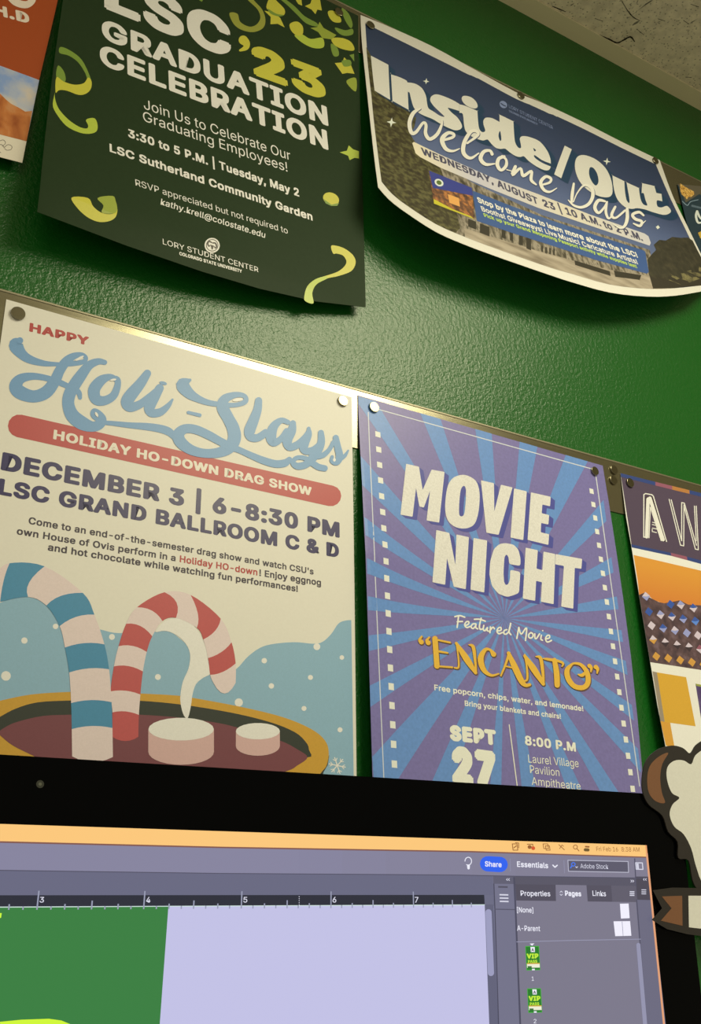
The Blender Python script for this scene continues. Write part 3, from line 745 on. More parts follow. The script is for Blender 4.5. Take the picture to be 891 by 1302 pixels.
# ram head of the seal: two curled horns and a wedge face
for s_ in (-1, 1):
    A.stroke([(c[0] + s_ * .8, c[1] - 3.2 + .3 * s_, 1.7), (c[0] + s_ * 4, c[1] - 3.8 + 1.2 * s_, 1.9), (c[0] + s_ * 5.6, c[1] - .4 + 1.6 * s_, 1.9), (c[0] + s_ * 4.2, c[1] + 2.4 + 1.2 * s_, 1.7), (c[0] + s_ * 2.6, c[1] + .8 + .8 * s_, 1.1)], ink((70, 62, 48), GRD), 5)
A.poly([(c[0] - 2.2, c[1] - .8), (c[0] + 2.2, c[1] + .6), (c[0] + .6, c[1] + 5.6), (c[0] - .8, c[1] + 5.2)], ink((70, 62, 48), GRD), 5)
A.text('LORY STUDENT CENTER', (207, 310.4), (328.5, 346.3), 6.8, gw)
A.text('COLORADO STATE UNIVERSITY', (228, 324.3), (307.5, 347.2), 4.2, gw, bold=.03)
A.build('seal_and_wordmark', P)
def piece(name, *polys):
    A = Art(S)
    for q, mt, ly, sm in polys: A.poly(q, mt, ly, smooth=sm, n=4)
    A.build(name, P)
zs = lambda L: Z(0, 0, 3.7125, L); zt = lambda L: Z(220, 0, 3.427, L); zu = lambda L: Z(220, 180, 3.427, L)
piece('streamer', (zs([(285, 222), (330, 238), (385, 282), (424, 360), (432, 402), (417, 398), (404, 350), (370, 296), (325, 263), (281, 250)]), gg, 2, True))
piece('streamer', (zs([(273, 310), (300, 335), (310, 372), (300, 388), (266, 366)]), gg, 2, True))
piece('streamer', (zs([(432, 385), (428, 420), (405, 443), (370, 448), (320, 430), (292, 425), (275, 428), (262, 436), (266, 365), (300, 385), (350, 400), (395, 393), (416, 366)]), gy, 3, True))
piece('streamer', (zs([(262, 425), (258, 455), (275, 510), (320, 562), (370, 597), (408, 607), (416, 592), (406, 565), (445, 558), (460, 588), (455, 620), (420, 632), (370, 624), (310, 592), (262, 530), (249, 490)]), gyg, 2, True))
piece('streamer', (zs([(337, 933), (415, 935), (440, 975), (480, 1005), (530, 1010), (553, 985), (547, 1022), (518, 1043), (470, 1048), (420, 1030), (370, 988)]), gy, 2, True))
piece('streamer', (zs([(460, 935), (530, 925), (546, 950), (553, 990), (535, 1008), (480, 1004), (488, 970)]), go, 3, True))
star = lambda L, mt, f: piece('confetti_star', (f(L), mt, 3, False))
star([(726, 47), (757, 40), (765, 17), (784, 34), (809, 42), (809, 74), (790, 71), (769, 81), (762, 62)], gyg, zu)
A = Art(S)
A.ell(zu([(688, 250)])[0], 10.6, 7.8, gy, 2, 25)
A.poly(zu([(655, 250), (690, 275), (722, 268), (715, 280), (690, 281), (665, 270)]), gg, 3)
A.build('confetti_dot', P)
piece('streamer', (zu([(688, 455), (715, 455), (750, 468), (785, 497), (795, 530), (775, 565), (720, 586), (670, 597), (625, 622), (606, 660), (611, 705), (575, 695), (572, 670), (585, 630), (620, 600), (665, 585), (715, 568), (745, 545), (755, 522), (740, 497), (712, 488), (697, 488)]), gy, 2, True))
piece('streamer', (zu([(670, 597), (625, 622), (606, 660), (611, 705), (575, 695), (572, 670), (585, 630), (620, 600), (665, 587)]), gyg, 3, True))
piece('streamer', (zt([(245, 58), (280, 60), (292, 95), (330, 116), (362, 108), (380, 78), (368, 42), (330, 5), (300, -25), (330, -25), (355, 5), (388, 42), (402, 85), (392, 122), (350, 140), (300, 131), (264, 105)]), gol, 2, True))
piece('streamer', (zt([(415, 0), (430, -20), (452, 5), (485, 40), (482, 66), (450, 60), (408, 38)]), gy, 2, True), (zt([(412, 38), (450, 60), (482, 66), (460, 72), (425, 60)]), gg, 3, True))
star([(397, 47), (438, 55), (466, 78), (486, 120), (455, 104), (424, 106), (425, 74)], gy, zt)
piece('streamer', (zt([(462, -8), (485, -5), (530, 28), (572, 70), (625, 100), (628, 116), (580, 102), (538, 62), (500, 25)]), gg, 2, True))
star([(574, 27), (598, 16), (607, -12), (640, 0), (648, 46), (628, 42), (620, 62), (603, 42)], gy, zt)
star([(532, -3), (558, -8), (562, 25), (545, 18)], gy, zt)
piece('streamer', (zt([(675, 50), (700, 48), (728, 75), (730, 97), (700, 96), (680, 75)]), gy, 2, True))
piece('streamer', (zt([(508, 105), (540, 94), (564, 115), (564, 150), (540, 155), (515, 135)]), gy, 3, True), (zt([(540, 150), (566, 152), (600, 170), (650, 165), (656, 205), (615, 210), (568, 190), (530, 158)]), gyg, 2, True))
star([(598, 122), (628, 118), (638, 95), (655, 122), (711, 153), (690, 172), (650, 166), (632, 140)], go, zt)
piece('streamer', (zt([(706, 120), (750, 132), (781, 126), (782, 150), (745, 156), (716, 140)]), gg, 2, True))
piece('streamer', (zt([(690, 168), (730, 165), (768, 178), (787, 202), (785, 221), (740, 215), (702, 196)]), gy, 3, True), (zt([(688, 190), (715, 208), (722, 240), (702, 246), (690, 222)]), gg, 2, True))
piece('streamer', (zt([(735, 35), (765, 60), (782, 105), (772, 122), (745, 80)]), gg, 2, True))
star([(704, 275), (738, 272), (745, 250), (772, 277), (790, 322), (758, 318), (737, 322)], gy, zt)
piece('streamer', (zt([(735, 265), (770, 262), (775, 285), (745, 290)]), gg, 4, True))
piece('streamer', (zt([(755, 352), (796, 340), (797, 397), (772, 382)]), go, 2, True))
piece('streamer', (zt([(768, 240), (788, 235), (789, 268)]), gg, 2, False))
piece('streamer', (zt([(100, -8), (135, -8), (125, 8)]), gg, 2, False))

# ---- welcome days poster
def d_io(x, z):
    t = clamp((.4417 - z) / .25, 0, 1.3)
    return .0018 + .034 * t ** 1.6
S = Sheet(d_io); S.cell = .012
P = empty('event_poster', (.23, -.002, .44), 'white-bordered landscape welcome days poster bowing out from the wall', 'poster')
A = Art(S)
top = [(458.3, 19), (494, 33.7), (547.7, 58), (601.6, 87.5), (655.5, 117), (686, 129.5), (737.8, 153.5), (789.6, 180), (838.5, 203.5)]
rgt = [(855, 248.7), (873, 286), (891, 323), (908, 358)]
bot = [(891, 370.6), (857.6, 376), (822, 377), (774.7, 371.8), (727, 358.8), (700, 350), (665, 338), (628, 325), (591, 311.2), (554, 294.8), (517, 271), (494.8, 254), (480.6, 238)]
lft = [(475, 194), (467, 121), (460, 54)]
A.poly(top[:1] + catmull(top, 3, False) + catmull([top[-1]] + rgt, 3, False) + catmull(bot, 3, False) + catmull([bot[-1]] + lft, 3, False), paper((208, 196, 160), UPP), 0)
A.build('paper_sheet', P, PAPER)
inner = catmull([(464.2, 28), (500, 45), (548, 67), (602, 96.5), (655.5, 125.5), (686, 138), (738, 162), (790, 188), (833.5, 209)], 3, False) + catmull([(833.5, 209), (852, 252), (870, 289), (886.5, 323), (904, 357)], 3, False)[1:] + catmull([(902, 361.5), (891, 363), (857, 366.5), (822, 367.2), (775, 361.8), (727, 348.3), (700, 340.5), (665, 328.5), (628, 315.3), (591, 301.3), (554, 285), (517, 261.2), (498, 246.2), (485, 231)], 3, False) + [(479.6, 190), (472, 121), (465.8, 54)]
A = Art(S)
skyg = grad([(.2, (92, 100, 114)), (.45, (80, 90, 108)), (.68, (50, 60, 78)), (1, (38, 50, 66))], UPP, 'z', .20, .44)
A.poly(inner, skyg, 1)
tree = mottled([(.3, (40, 34, 18)), (.46, (58, 50, 24)), (.58, (84, 78, 40)), (.7, (96, 86, 44)), (.8, (60, 52, 30))], UPP, 170, stretch=(1, 1, 1.3))
town = mottled([(.34, (62, 54, 36)), (.48, (110, 98, 72)), (.6, (150, 134, 102)), (.72, (72, 66, 46))], UPP, 150, stretch=(1.4, 1, .5))
inner_bot = catmull([(902, 361.5), (891, 363), (857, 366.5), (822, 367.2), (775, 361.8), (727, 348.3), (700, 340.5), (665, 328.5), (628, 315.3), (591, 301.3), (554, 285), (517, 261.2), (498, 246.2), (485, 231)], 3, False)
A.poly([(516, 186), (560, 206), (600, 232), (690, 274), (790, 306), (826, 318), (832, 352), (857, 362)] + [p for p in inner_bot if 500 < p[0] < 857], town, 2)
A.poly([(465.6, 60), (471, 70), (478, 112), (500, 128), (520, 142), (529, 150), (527, 160), (522, 172), (531, 186), (548, 200), (560, 214), (566, 232), (572, 250), (580, 270), (585, 290)] + [p for p in inner_bot if p[0] < 586] + [(479.6, 190), (472, 121)], tree, 3)
pave = mottled([(.3, (120, 104, 76)), (.55, (156, 138, 104)), (.75, (172, 154, 118))], UPP, 60, stretch=(.5, 1, 2.5))
A.poly([(590, 290), (628, 302), (680, 318), (727, 331), (770, 342), (810, 349), (846, 352), (868, 358)] + [p for p in inner_bot if 589 < p[0] < 868], pave, 3)
dkt = ink((50, 44, 30), UPP)
for x, y, w_, h_ in ((600, 283, 10, 10), (616, 290, 12, 12), (640, 296, 5, 12), (650, 300, 4, 11), (662, 304, 5, 13), (672, 309, 6, 14), (689, 316, 2, 8), (694, 318, 2, 8), (699, 319, 2, 8), (704, 320, 2, 8)): A.poly([(x - w_ / 2, y - h_ / 2), (x + w_ / 2, y - h_ / 2 + w_ * .4), (x + w_ / 2, y + h_ / 2 + w_ * .4), (x - w_ / 2, y + h_ / 2)], dkt, 4)
for q in ([(730, 331), (775, 345), (776, 351), (731, 337)], [(780, 344), (815, 350), (813, 356), (782, 352)]): A.poly(q, dkt, 4)
A.poly([(825, 349), (850, 349), (905, 349), (905, 360), (902, 361.5), (891, 363), (857, 366.5), (830, 367)], dkt, 3)
shr = mottled([(.35, (70, 62, 38)), (.6, (120, 108, 62)), (.75, (90, 80, 46))], UPP, 160)
A.poly([(846, 351), (870, 346), (893, 338), (897, 346), (891, 354), (868, 362), (848, 360)], shr, 3)
rt = mottled([(.3, (44, 40, 26)), (.55, (54, 49, 32)), (.75, (68, 60, 38))], UPP, 130)
A.poly(Z(770, 250, 7.364, [(388, 590), (430, 540), (470, 500), (448, 452), (500, 405), (560, 412), (620, 378), (700, 386), (770, 383), (812, 412), (858, 505), (915, 610), (960, 700), (891, 742), (800, 758), (700, 772), (560, 782), (450, 760), (405, 735), (395, 640)]), rt, 3)
A.build('campus_photo_print', P)
# photo inset
A = Art(S)
A.poly([(545, 217), (599.5, 239), (603.3, 279), (551.5, 259)], mottled([(.3, (50, 36, 30)), (.5, (110, 70, 40)), (.65, (176, 110, 50)), (.8, (70, 50, 40))], UPP, 170), 5)
A.poly([(545, 217), (599.5, 239), (601, 249), (550, 239)], ink((52, 58, 112), UPP), 6)
A.poly([(551, 253), (575, 266), (598, 275), (603.3, 279), (551.5, 259)], ink((188, 172, 40), UPP), 6)
A.poly([(569, 247), (583, 252), (584.5, 263), (571, 258)], ink((214, 150, 70), UPP), 6)
A.ell((557.8, 232.4), 6, 4.4, ink((208, 206, 170), UPP), 7, 30); A.ell((557.8, 232.4), 3.4, 2.6, ink((84, 100, 40), UPP), 8, 30)
A.build('photo_inset', P)
# title
A = Art(S)
y1 = lambda L: Z(465, 60, 6.854, L); y2 = lambda L: Z(575, 100, 6.854, L); y3 = lambda L: Z(695, 170, 5.24, L)
iow = ink((210, 199, 164), UPP); ish = ink((26, 54, 70), UPP)
TI = [(y1([(42, 75), (195, 155), (211, 461), (75, 380)]), []),
      (catmull(y1([(218, 238), (219, 239), (290, 262), (352, 292), (360, 308), (395, 312), (440, 325), (490, 362), (522, 425), (532, 490), (545, 535), (585, 560), (640, 597), (684, 608), (645, 568), (590, 515), (560, 468), (568, 432), (610, 412), (680, 430), (760, 465), (812, 496), (813, 497), (812, 556), (811, 557), (760, 541), (712, 530), (745, 570), (800, 618), (835, 680), (826, 714), (780, 726), (720, 706), (650, 670), (580, 628), (510, 600), (455, 570), (415, 525), (392, 450), (380, 400), (366, 392), (364, 395), (371, 546), (370, 547), (232, 470), (231, 469)]), 3), []),
      (catmull(y2([(80, 168), (105, 150), (165, 165), (208, 207), (218, 248), (188, 262), (128, 240), (90, 205)]), 3), []),
      (catmull(y2([(60, 226), (61, 226), (110, 238), (215, 282), (216, 283), (224, 390), (236, 446), (262, 468), (285, 455), (272, 410), (268, 370), (290, 342), (345, 346), (408, 378), (409, 376), (408, 316), (410, 315), (529, 373), (530, 375), (536, 480), (545, 555), (570, 600), (596, 604), (592, 560), (586, 522), (612, 502), (680, 513), (760, 550), (820, 622), (850, 690), (856, 740), (853, 741), (780, 712), (716, 668), (716, 690), (780, 735), (853, 766), (855, 770), (840, 796), (800, 799), (730, 766), (660, 716), (622, 678), (590, 684), (548, 675), (500, 645), (458, 612), (420, 614), (380, 606), (340, 572), (305, 532), (268, 541), (225, 530), (165, 505), (122, 470), (102, 420), (90, 312), (62, 300), (60, 298)]), 3), [y2([(405, 470), (416, 462), (425, 530), (413, 542), (401, 505)]), y2([(703, 606), (726, 625), (713, 633)])]),
      (y3([(118, 80), (165, 105), (95, 298), (48, 272)]), []),
      (catmull(y3([(215, 147), (262, 146), (330, 175), (390, 230), (425, 300), (437, 370), (430, 410), (400, 425), (340, 415), (270, 375), (215, 315), (188, 240), (190, 178)]), 3), [y3([(285, 228), (310, 230), (335, 270), (343, 320), (326, 346), (300, 322), (281, 275)])]),
      (catmull(y3([(436, 280), (438, 280), (514, 317), (515, 319), (519, 380), (529, 440), (547, 463), (548, 430), (530, 327), (532, 326), (610, 362), (612, 364), (622, 430), (640, 470), (668, 478), (655, 440), (645, 400), (632, 396), (630, 394), (634, 332), (636, 331), (714, 349), (716, 351), (728, 395), (730, 396), (762, 402), (763, 404), (768, 450), (766, 451), (732, 446), (736, 485), (765, 492), (800, 482), (826, 514), (810, 535), (770, 541), (700, 522), (650, 505), (600, 497), (565, 502), (520, 490), (470, 440), (446, 370)]), 3), [])]
for k in range(1, 8):
    A.dx, A.dy = k * 1.25, k * 1.0
    for q, ho in TI: A.poly(q, ish, 5)
A.dx = A.dy = 0
for q, ho in TI: A.poly(q, iow, 7, holes=ho)
A.build('bold_title', P)
A = Art(S)
w4 = lambda L: Z(500, 130, 5.24, L); w5 = lambda L: Z(660, 190, 5.24, L)
sw = ink((222, 214, 184), UPP)
swd = ink((60, 70, 92), UPP)
WD = [w4([(175, 45, 14), (130, 75, 28), (105, 140, 30), (118, 205, 28), (150, 200, 24), (195, 140, 20), (215, 155, 22), (212, 210, 26), (240, 248, 26), (290, 215, 26), (320, 150, 18), (322, 122, 10)]),
      w4([(330, 255, 18), (392, 236, 22), (398, 214, 22), (360, 208, 26), (322, 250, 34), (345, 310, 28), (390, 328, 18), (438, 312, 8)]),
      w4([(490, 275, 16), (560, 222, 20), (550, 195, 22), (512, 200, 26), (470, 270, 30), (465, 340, 30), (510, 375, 22), (566, 342, 10)]),
      w4([(655, 348, 24), (640, 325, 20), (600, 332, 26), (578, 378, 30), (612, 416, 24), (672, 412, 10)]),
      w4([(735, 365, 22), (700, 378, 26), (690, 420, 28), (715, 455, 22), (748, 425, 24), (748, 385, 18), (722, 362, 18)]), w4([(752, 452, 7), (790, 462, 7)]),
      [(654.5, 212.3, 4.5), (651, 222.5, 5), (661, 214.5, 3.6), (664.5, 224, 4.6), (675, 218, 3.6), (674.5, 229, 4.6), (681, 235.2, 2.2)],
      w5([(150, 238, 14), (200, 222, 18), (207, 196, 20), (172, 184, 22), (140, 222, 26), (160, 270, 22), (200, 285, 16), (247, 260, 6)]),
      w5([(360, 230, 16), (350, 300, 24), (346, 352, 18)]), w5([(358, 352, 8), (385, 290, 10), (432, 240, 16), (480, 262, 24), (486, 315, 26), (460, 365, 24), (410, 388, 20), (360, 375, 16), (324, 340, 8)]),
      w5([(568, 348, 16), (525, 342, 24), (500, 388, 26), (525, 425, 20), (562, 390, 16), (582, 352, 14)]), w5([(580, 355, 16), (574, 420, 20), (592, 462, 16), (618, 440, 8)]),
      w5([(636, 385, 18), (612, 440, 22), (640, 458, 16), (700, 410, 16)]), w5([(715, 400, 22), (716, 460, 26), (700, 510, 22), (668, 525, 14), (625, 500, 7)]),
      w5([(825, 442, 14), (795, 420, 20), (752, 436, 22), (768, 465, 22), (812, 482, 20), (800, 512, 20), (758, 496, 10)]), w5([(800, 512, 12), (838, 478, 6)])]
for q in WD:
    A.dx, A.dy = .9, .7; A.stroke([(x, y, w_ * .9) for x, y, w_ in q], swd, 9, smooth=len(q) > 2)
A.dx = A.dy = 0
for q in WD: A.stroke([(x, y, w_ * .9) for x, y, w_ in q], sw, 11, smooth=len(q) > 2)
A.build('script_subtitle', P)
A = Art(S)
ban = grad([(0, (216, 198, 148)), (.2, (186, 176, 160)), (.55, (206, 190, 148)), (1, (186, 178, 162))], UPP, 'x', .06, .42)
bt = ink((74, 70, 78), UPP)
A.poly([(523.8, 182), (526, 180.6), (560, 197), (620, 223.5), (684, 247), (750, 273), (819, 297), (824, 300.5), (827, 309), (825.5, 312.5), (750, 287), (684, 264.5), (620, 239), (560, 213.5), (534, 200), (528, 195)], ban, 6)
A.text('WEDNESDAY,', (536.5, 196.4), (627.5, 234.6), 8.2, bt, 8, bold=.03)
A.text('AUGUST', (632.6, 237.6), (684.5, 260.8), 8.4, bt, 8, bold=.03)
A.text('23 | 10 A.M. to 2 P.M.', (691.5, 262.6), (817.5, 306.8), 8.4, bt, 8, bold=.03)
A.build('date_banner', P)
A = Art(S)
A.poly([(600.5, 242.5), (650, 262), (700, 280), (760, 300), (817, 318), (820, 320), (824.5, 346), (822, 348), (760, 331.5), (700, 312), (650, 296), (606, 281)], ink((58, 82, 114), UPP), 5)
A.poly([(650, 262), (700, 280), (720, 287), (722, 296), (690, 287), (655, 272)], ink((66, 88, 116), UPP), 5)
A.text('Stop by the Plaza to learn', (607.8, 257.6), (716, 297), 6.4, sw, 8, bold=.03); A.text('more about the LSC!', (719.5, 298), (811, 328), 6.4, sw, 8, bold=.03)
A.text('Booths! Giveaways! Live', (612.6, 268.5), (708.5, 302.2), 5.8, sw, 8, bold=.02); A.text('Music! Caricature Artists!', (711, 303), (811, 336.4), 5.8, sw, 8, bold=.02)
A.text('Pick up your Grand Reopening Passport activity while supplies last!', (615.5, 275.8), (810, 341.3), 4.2, ink((176, 192, 76), UPP), 8, bold=.03)
A.build('blue_text_box', P)
A = Art(S)
lg = ink((122, 130, 146), UPP)
A.ell((639.7, 133), 5.2, 4.2, lg, 3, 40); A.stroke([(636.5, 131.5, 1.2), (640, 134, 1.4), (642.5, 135, 1.2)], skyg, 4)
A.text('LORY STUDENT CENTER', (647, 137), (703, 164.5), 4, lg, 3)
A.text('COLORADO STATE UNIVERSITY', (647, 142.2), (683.5, 159.4), 2.4, lg, 3, bold=.02)
def spark(c, r, r2=.25):
    A.poly([(c[0] + (r if i % 2 == 0 else r * r2) * math.cos(i * math.pi / 4 + .12), c[1] + (r if i % 2 == 0 else r * r2) * math.sin(i * math.pi / 4 + .12)) for i in range(8)], ink((214, 212, 200), UPP), 4)
A.build('seal_and_wordmark', P)
for c, r, k in (((541.6, 103.5), 4, .35), ((497.4, 155.6), 6.2, .33), ((771.3, 205.3), 5, .3), ((836, 289), 2.6, .7)):
    A = Art(S); spark(c, r, k); A.build('sparkle', P)

# ---- orange poster at the upper left
def d_or(x, z): return .0017 + .008 * clamp((.4417 - z) / .33)
S = Sheet(d_or)
P = empty('event_poster', (-.42, -.002, .44), 'orange poster with a canyon picture and white foot strip, upper left corner', 'poster')
A = Art(S)
A.poly([('w', -.2815, .4417), (73.5, 0), (61, 54), (49.8, 101.8), (38, 158), (28.3, 207), ('w', -.45, .0955), ('w', -.561, .077), ('w', -.561, .4417)], paper((222, 206, 166), GRD), 0)
A.build('paper_sheet', P, PAPER)
br = S.px((28.3, 207)); print('orange br', br)
A = Art(S)
orr = ink((160, 68, 24), GRD, .4, .04)
def ow(y_in, x): return ('w', x, y_in)
A.poly([('w', -.2815, .4417), (73.5, 0), (61, 54), (49.8, 101.8), (0, 83.5), (-60, 62), ('w', -.561, .23), ('w', -.561, .4417)], orr, 1)
A.text('H.D', (-7, 18.5), (37.8, 30.6), 13.5, ink((226, 204, 166), GRD), 3, bold=.05)
A.stroke([(10, -6, 7), (20, 3, 9), (34, 6, 9), (42, -2, 8), (36, -14, 8)], ink((226, 204, 166), GRD), 3)
A.build('orange_panel', P)
A = Art(S)
cl = mottled([(.35, (132, 152, 176)), (.5, (176, 176, 168)), (.65, (206, 186, 150))], GRD, 45)
A.poly([(49.8, 101.8), (0, 83.5), (-60, 62), (-75, 140), (0, 162), (33.7, 179.7)], cl, 1)
cy = mottled([(.3, (150, 74, 28)), (.5, (190, 112, 50)), (.7, (206, 150, 90))], GRD, 70, stretch=(1, 1, .5), dist=.6)
A.poly([(-60, 95), (0, 119), (8, 127), (14, 132), (24, 137), (32, 142), (41, 141), (38, 158), (33.7, 179.7), (0, 171), (-75, 145)], cy, 2)
A.build('canyon_print', P)
A = Art(S)
sc = ink((120, 108, 88), GRD)
for q in ([(-2, 180), (4, 178), (7, 182), (3, 186)], [(5, 188), (10, 184), (15, 186), (14, 190), (9, 191), (6, 189)], [(-3, 192), (1, 194)], [(-4, 184), (2, 184), (5, 187)]): A.stroke([(x, y, .7) for x, y in q], sc, 2)
A.build('pencil_scribble', P)

# ---- dark poster at the upper right edge
def d_fr(x, z): return .0017 + .006 * clamp((.4417 - z) / .3)
S = Sheet(d_fr)
P = empty('event_poster', (.6, -.002, .44), 'dark teal poster mostly hidden behind the bowed welcome poster, upper right edge', 'poster')
A = Art(S)
A.poly([(861, 234), (874.5, 290), (890, 345), ('w', .503, .20), ('w', .505, .02), ('w', .775, .02), ('w', .775, .436)], ink((34, 52, 54), UPP), 0)
A.build('paper_sheet', P, PAPER)
A = Art(S)
A.poly([(861, 234), (898, 251), (930, 270), (930, 262)], ink((92, 84, 56), UPP), 1)
q9 = lambda L: Z(800, 180, 9.79, L)
A.poly(q9([(861 * 9.79 - 7832, (234 - 180) * 9.79), (640, 600), (700, 760), (890, 640), (960, 690), (960, 560)]), ink((92, 82, 58), UPP), 1)
A.poly(q9([(630, 520), (690, 560), (740, 590), (800, 620), (808, 655), (770, 690), (735, 690), (715, 720), (690, 690), (650, 660), (632, 610)]), mottled([(.35, (120, 80, 30)), (.5, (206, 150, 60)), (.7, (226, 186, 100))], UPP, 400), 2)
A.stroke(q9([(660, 745, 8), (720, 795, 10), (760, 750, 8), (855, 725, 8)]), ink((130, 146, 140), UPP), 3)
A.stroke(q9([(780, 800, 26), (900, 830, 26)]), ink((84, 98, 96), UPP), 3, smooth=False)
A.stroke(q9([(842, 870, 30), (828, 930, 30), (850, 1005, 26), (885, 1010, 22)]), ink((206, 204, 180), UPP), 3); A.stroke(q9([(842, 870, 30), (868, 930, 26), (890, 960, 24)]), ink((206, 204, 180), UPP), 3)
A.poly([(887, 296), (900, 290), (905, 306), (890, 303)], ink((190, 150, 50), UPP), 3)
A.build('leaf_and_letters', P)

# ---------------------------------------------------------------- magnets
mag, nd, lk, b = pbsdf('nickel', (.26, .24, .175), .2, .5, 1)
nz = nd.new('ShaderNodeTexNoise'); nz.inputs['Scale'].default_value = 900; mr = nd.new('ShaderNodeMapRange'); mr.inputs['To Min'].default_value = .16; mr.inputs['To Max'].default_value = .26
lk.new(nz.outputs['Fac'], mr.inputs['Value']); lk.new(mr.outputs['Result'], b.inputs['Roughness'])
mbm = bmesh.new()
def lathe(bm, prof, n=28):
    rings = []
    for r, y in prof:
        rings.append([bm.verts.new((r * math.cos(2 * math.pi * i / n), y, r * math.sin(2 * math.pi * i / n))) for i in range(n)] if r > 1e-6 else [bm.verts.new((0, y, 0))])
    for a, b_ in zip(rings, rings[1:]):
        for i in range(n):
            j = (i + 1) % n
            if len(a) == 1: bm.faces.new((a[0], b_[j], b_[i]))
            elif len(b_) == 1: bm.faces.new((a[i], a[j], b_[0]))
            else: bm.faces.new((a[i], a[j], b_[j], b_[i]))
    bmesh.ops.recalc_face_normals(bm, faces=bm.faces[:])
lathe(mbm, [(0, 0), (.0048, 0), (.005, -.0002), (.005, -.0013), (.0049, -.0016), (.0047, -.0017), (0, -.0017)])
magmesh = bpy.data.meshes.new('magnet'); mbm.to_mesh(magmesh); mbm.free(); magmesh.materials.append(mag)
SH = {'h': d_holi, 'm': d_mov, 'a': d_aw, 'g': d_gr, 'i': d_io, 's': lambda x, z: .0011 - .0003}
for px_, k, lab, sc_ in (((22.5, 399.5), 'h', 'dark disc magnet at the upper left corner of the cream drag show poster', 1.0), ((435, 510.5), 'h', 'bright disc magnet at the upper right corner of the cream drag show poster', .93),
                   ((474.5, 518.5), 'm', 'bright disc magnet at the upper left corner of the purple movie poster', .95), ((755, 599.5), 'm', 'dull disc magnet at the upper right corner of the purple movie poster', .9),
                   ((779.3, 598), 's', 'spare disc magnet on bare strip, the upper of the pair', .95), ((778.5, 611), 's', 'spare disc magnet on bare strip, the lower of the pair', .95), ((799.8, 614.3), 'a', 'disc magnet at the corner of the awards poster', .95),
                   ((430, 16.5), 'g', 'disc magnet on the confetti corner of the green graduation poster', .95), ((470.3, 33), 'i', 'disc magnet at the upper left corner of the white-bordered welcome poster', .95), ((661.3, 122.5), 'i', 'disc magnet at the top middle of the white-bordered welcome poster', .95), ((832.3, 205), 'i', 'disc magnet at the upper right corner of the white-bordered welcome poster', .95)):
    s_ = Sheet(SH[k]); x, z = s_.px(px_)
    o = bpy.data.objects.new('disc_magnet', magmesh); COL.objects.link(o)
    o.location = (x, -(SH[k](x, z) + .0003), z); o.scale = (sc_, 1, sc_)
    tag(o, lab, 'magnet', 'round magnets holding the posters')

# ---------------------------------------------------------------- monitor
MR = rodr((.0241, .0115, -.0712)); MO = Vector((.0256, -.2329, -.3735))
MP = Plane(MR, MO)
SW, SHH, BZ = .6286, .3540, .0265
M4 = Matrix.Translation(MO) @ MR.to_4x4()
MON = empty('desktop_monitor', (MO + MR @ Vector((-SW / 2, .09, -.475))), 'wide black-bezel desktop computer monitor showing a page layout program', 'monitor')
glass, nd, lk, b = pbsdf('bezel_glass', (.0012, .0014, .002), .06, .05)
alu = pbsdf('aluminium', (.55, .55, .56), .35, .5, .9)[0]
bm = bmesh.new()   # black glass frame, a true frame around the lit panel
x0, x1, z0, z1 = -SW - BZ, BZ, -SHH - BZ, BZ
for a, b_ in (((x0, .0, 0), (x1, .004, z1)), ((x0, .0, z0), (x1, .004, -SHH)), ((x0, .0, -SHH), (-SW, .004, 0)), ((0, .0, -SHH), (x1, .004, 0))): box(bm, a, b_, 0, M4)
bmesh.ops.remove_doubles(bm, verts=bm.verts[:], dist=1e-5)
bmobj('glass_bezel', bm, glass, MON)
bm = bmesh.new()   # shell: thin at the rim, bulging behind
def loop(k, y):
    cx, cz = (x0 + x1) / 2, (z0 - .07 + z1) / 2; hx, hz = (x1 - x0) / 2 * k, (z1 - z0 + .07) / 2 * k; r = .012 * k
    out = []
    for sx, sz, a0 in ((1, 1, 0), (-1, 1, 90), (-1, -1, 180), (1, -1, 270)):
        for i in range(5):
            a = math.radians(a0 + i * 22.5); out.append(bm.verts.new(M4 @ Vector((cx + sx * (hx - r) + r * math.cos(a), y, cz + sz * (hz - r) + r * math.sin(a)))))
    return out
rings = [loop(1, .0042), loop(1, .009), loop(.985, .013), loop(.8, .024), loop(.55, .036), loop(.3, .043)]
for a, b_ in zip(rings, rings[1:]):
    for i in range(20): bm.faces.new((a[i], a[(i + 1) % 20], b_[(i + 1) % 20], b_[i]))
bm.faces.new(rings[0]); bm.faces.new(rings[-1]); bmesh.ops.recalc_face_normals(bm, faces=bm.faces[:])
bmobj('shell', bm, alu, MON)
bm = bmesh.new(); box(bm, (x0, 0, z0 - .07), (x1, .0042, z0), .001, M4); bmobj('chin', bm, alu, MON)
DZ = (MO + MR @ Vector((-SW / 2, 0, z0 - .07))).z - .09
bm = bmesh.new()
c = MO + MR @ Vector((-SW / 2, .045, -.24))
box(bm, (c.x - .08, c.y - .002, DZ + .004), (c.x + .08, c.y + .006, c.z), .002); box(bm, (c.x - .09, c.y - .13, DZ), (c.x + .09, c.y + .03, DZ + .006), .002)
bmobj('stand', bm, alu, MON)
A = Art(MP); lens = pbsdf('lens', (.03, .035, .03), .1, .6)[0]
A.ell((51, 997), 5, 5, lens, 2); A.ell((51, 997), 2.1, 2.1, pbsdf('lens_core', (.10, .11, .09), .15, .6)[0], 3)
A.build('camera_lens', MON)
# lit panel
A = Art(MP)
sc_bg = glow((116, 117, 143))
A.raw([[(-SW, -SHH), (0, -SHH), (0, 0), (-SW, 0)]], sc_bg, 0)
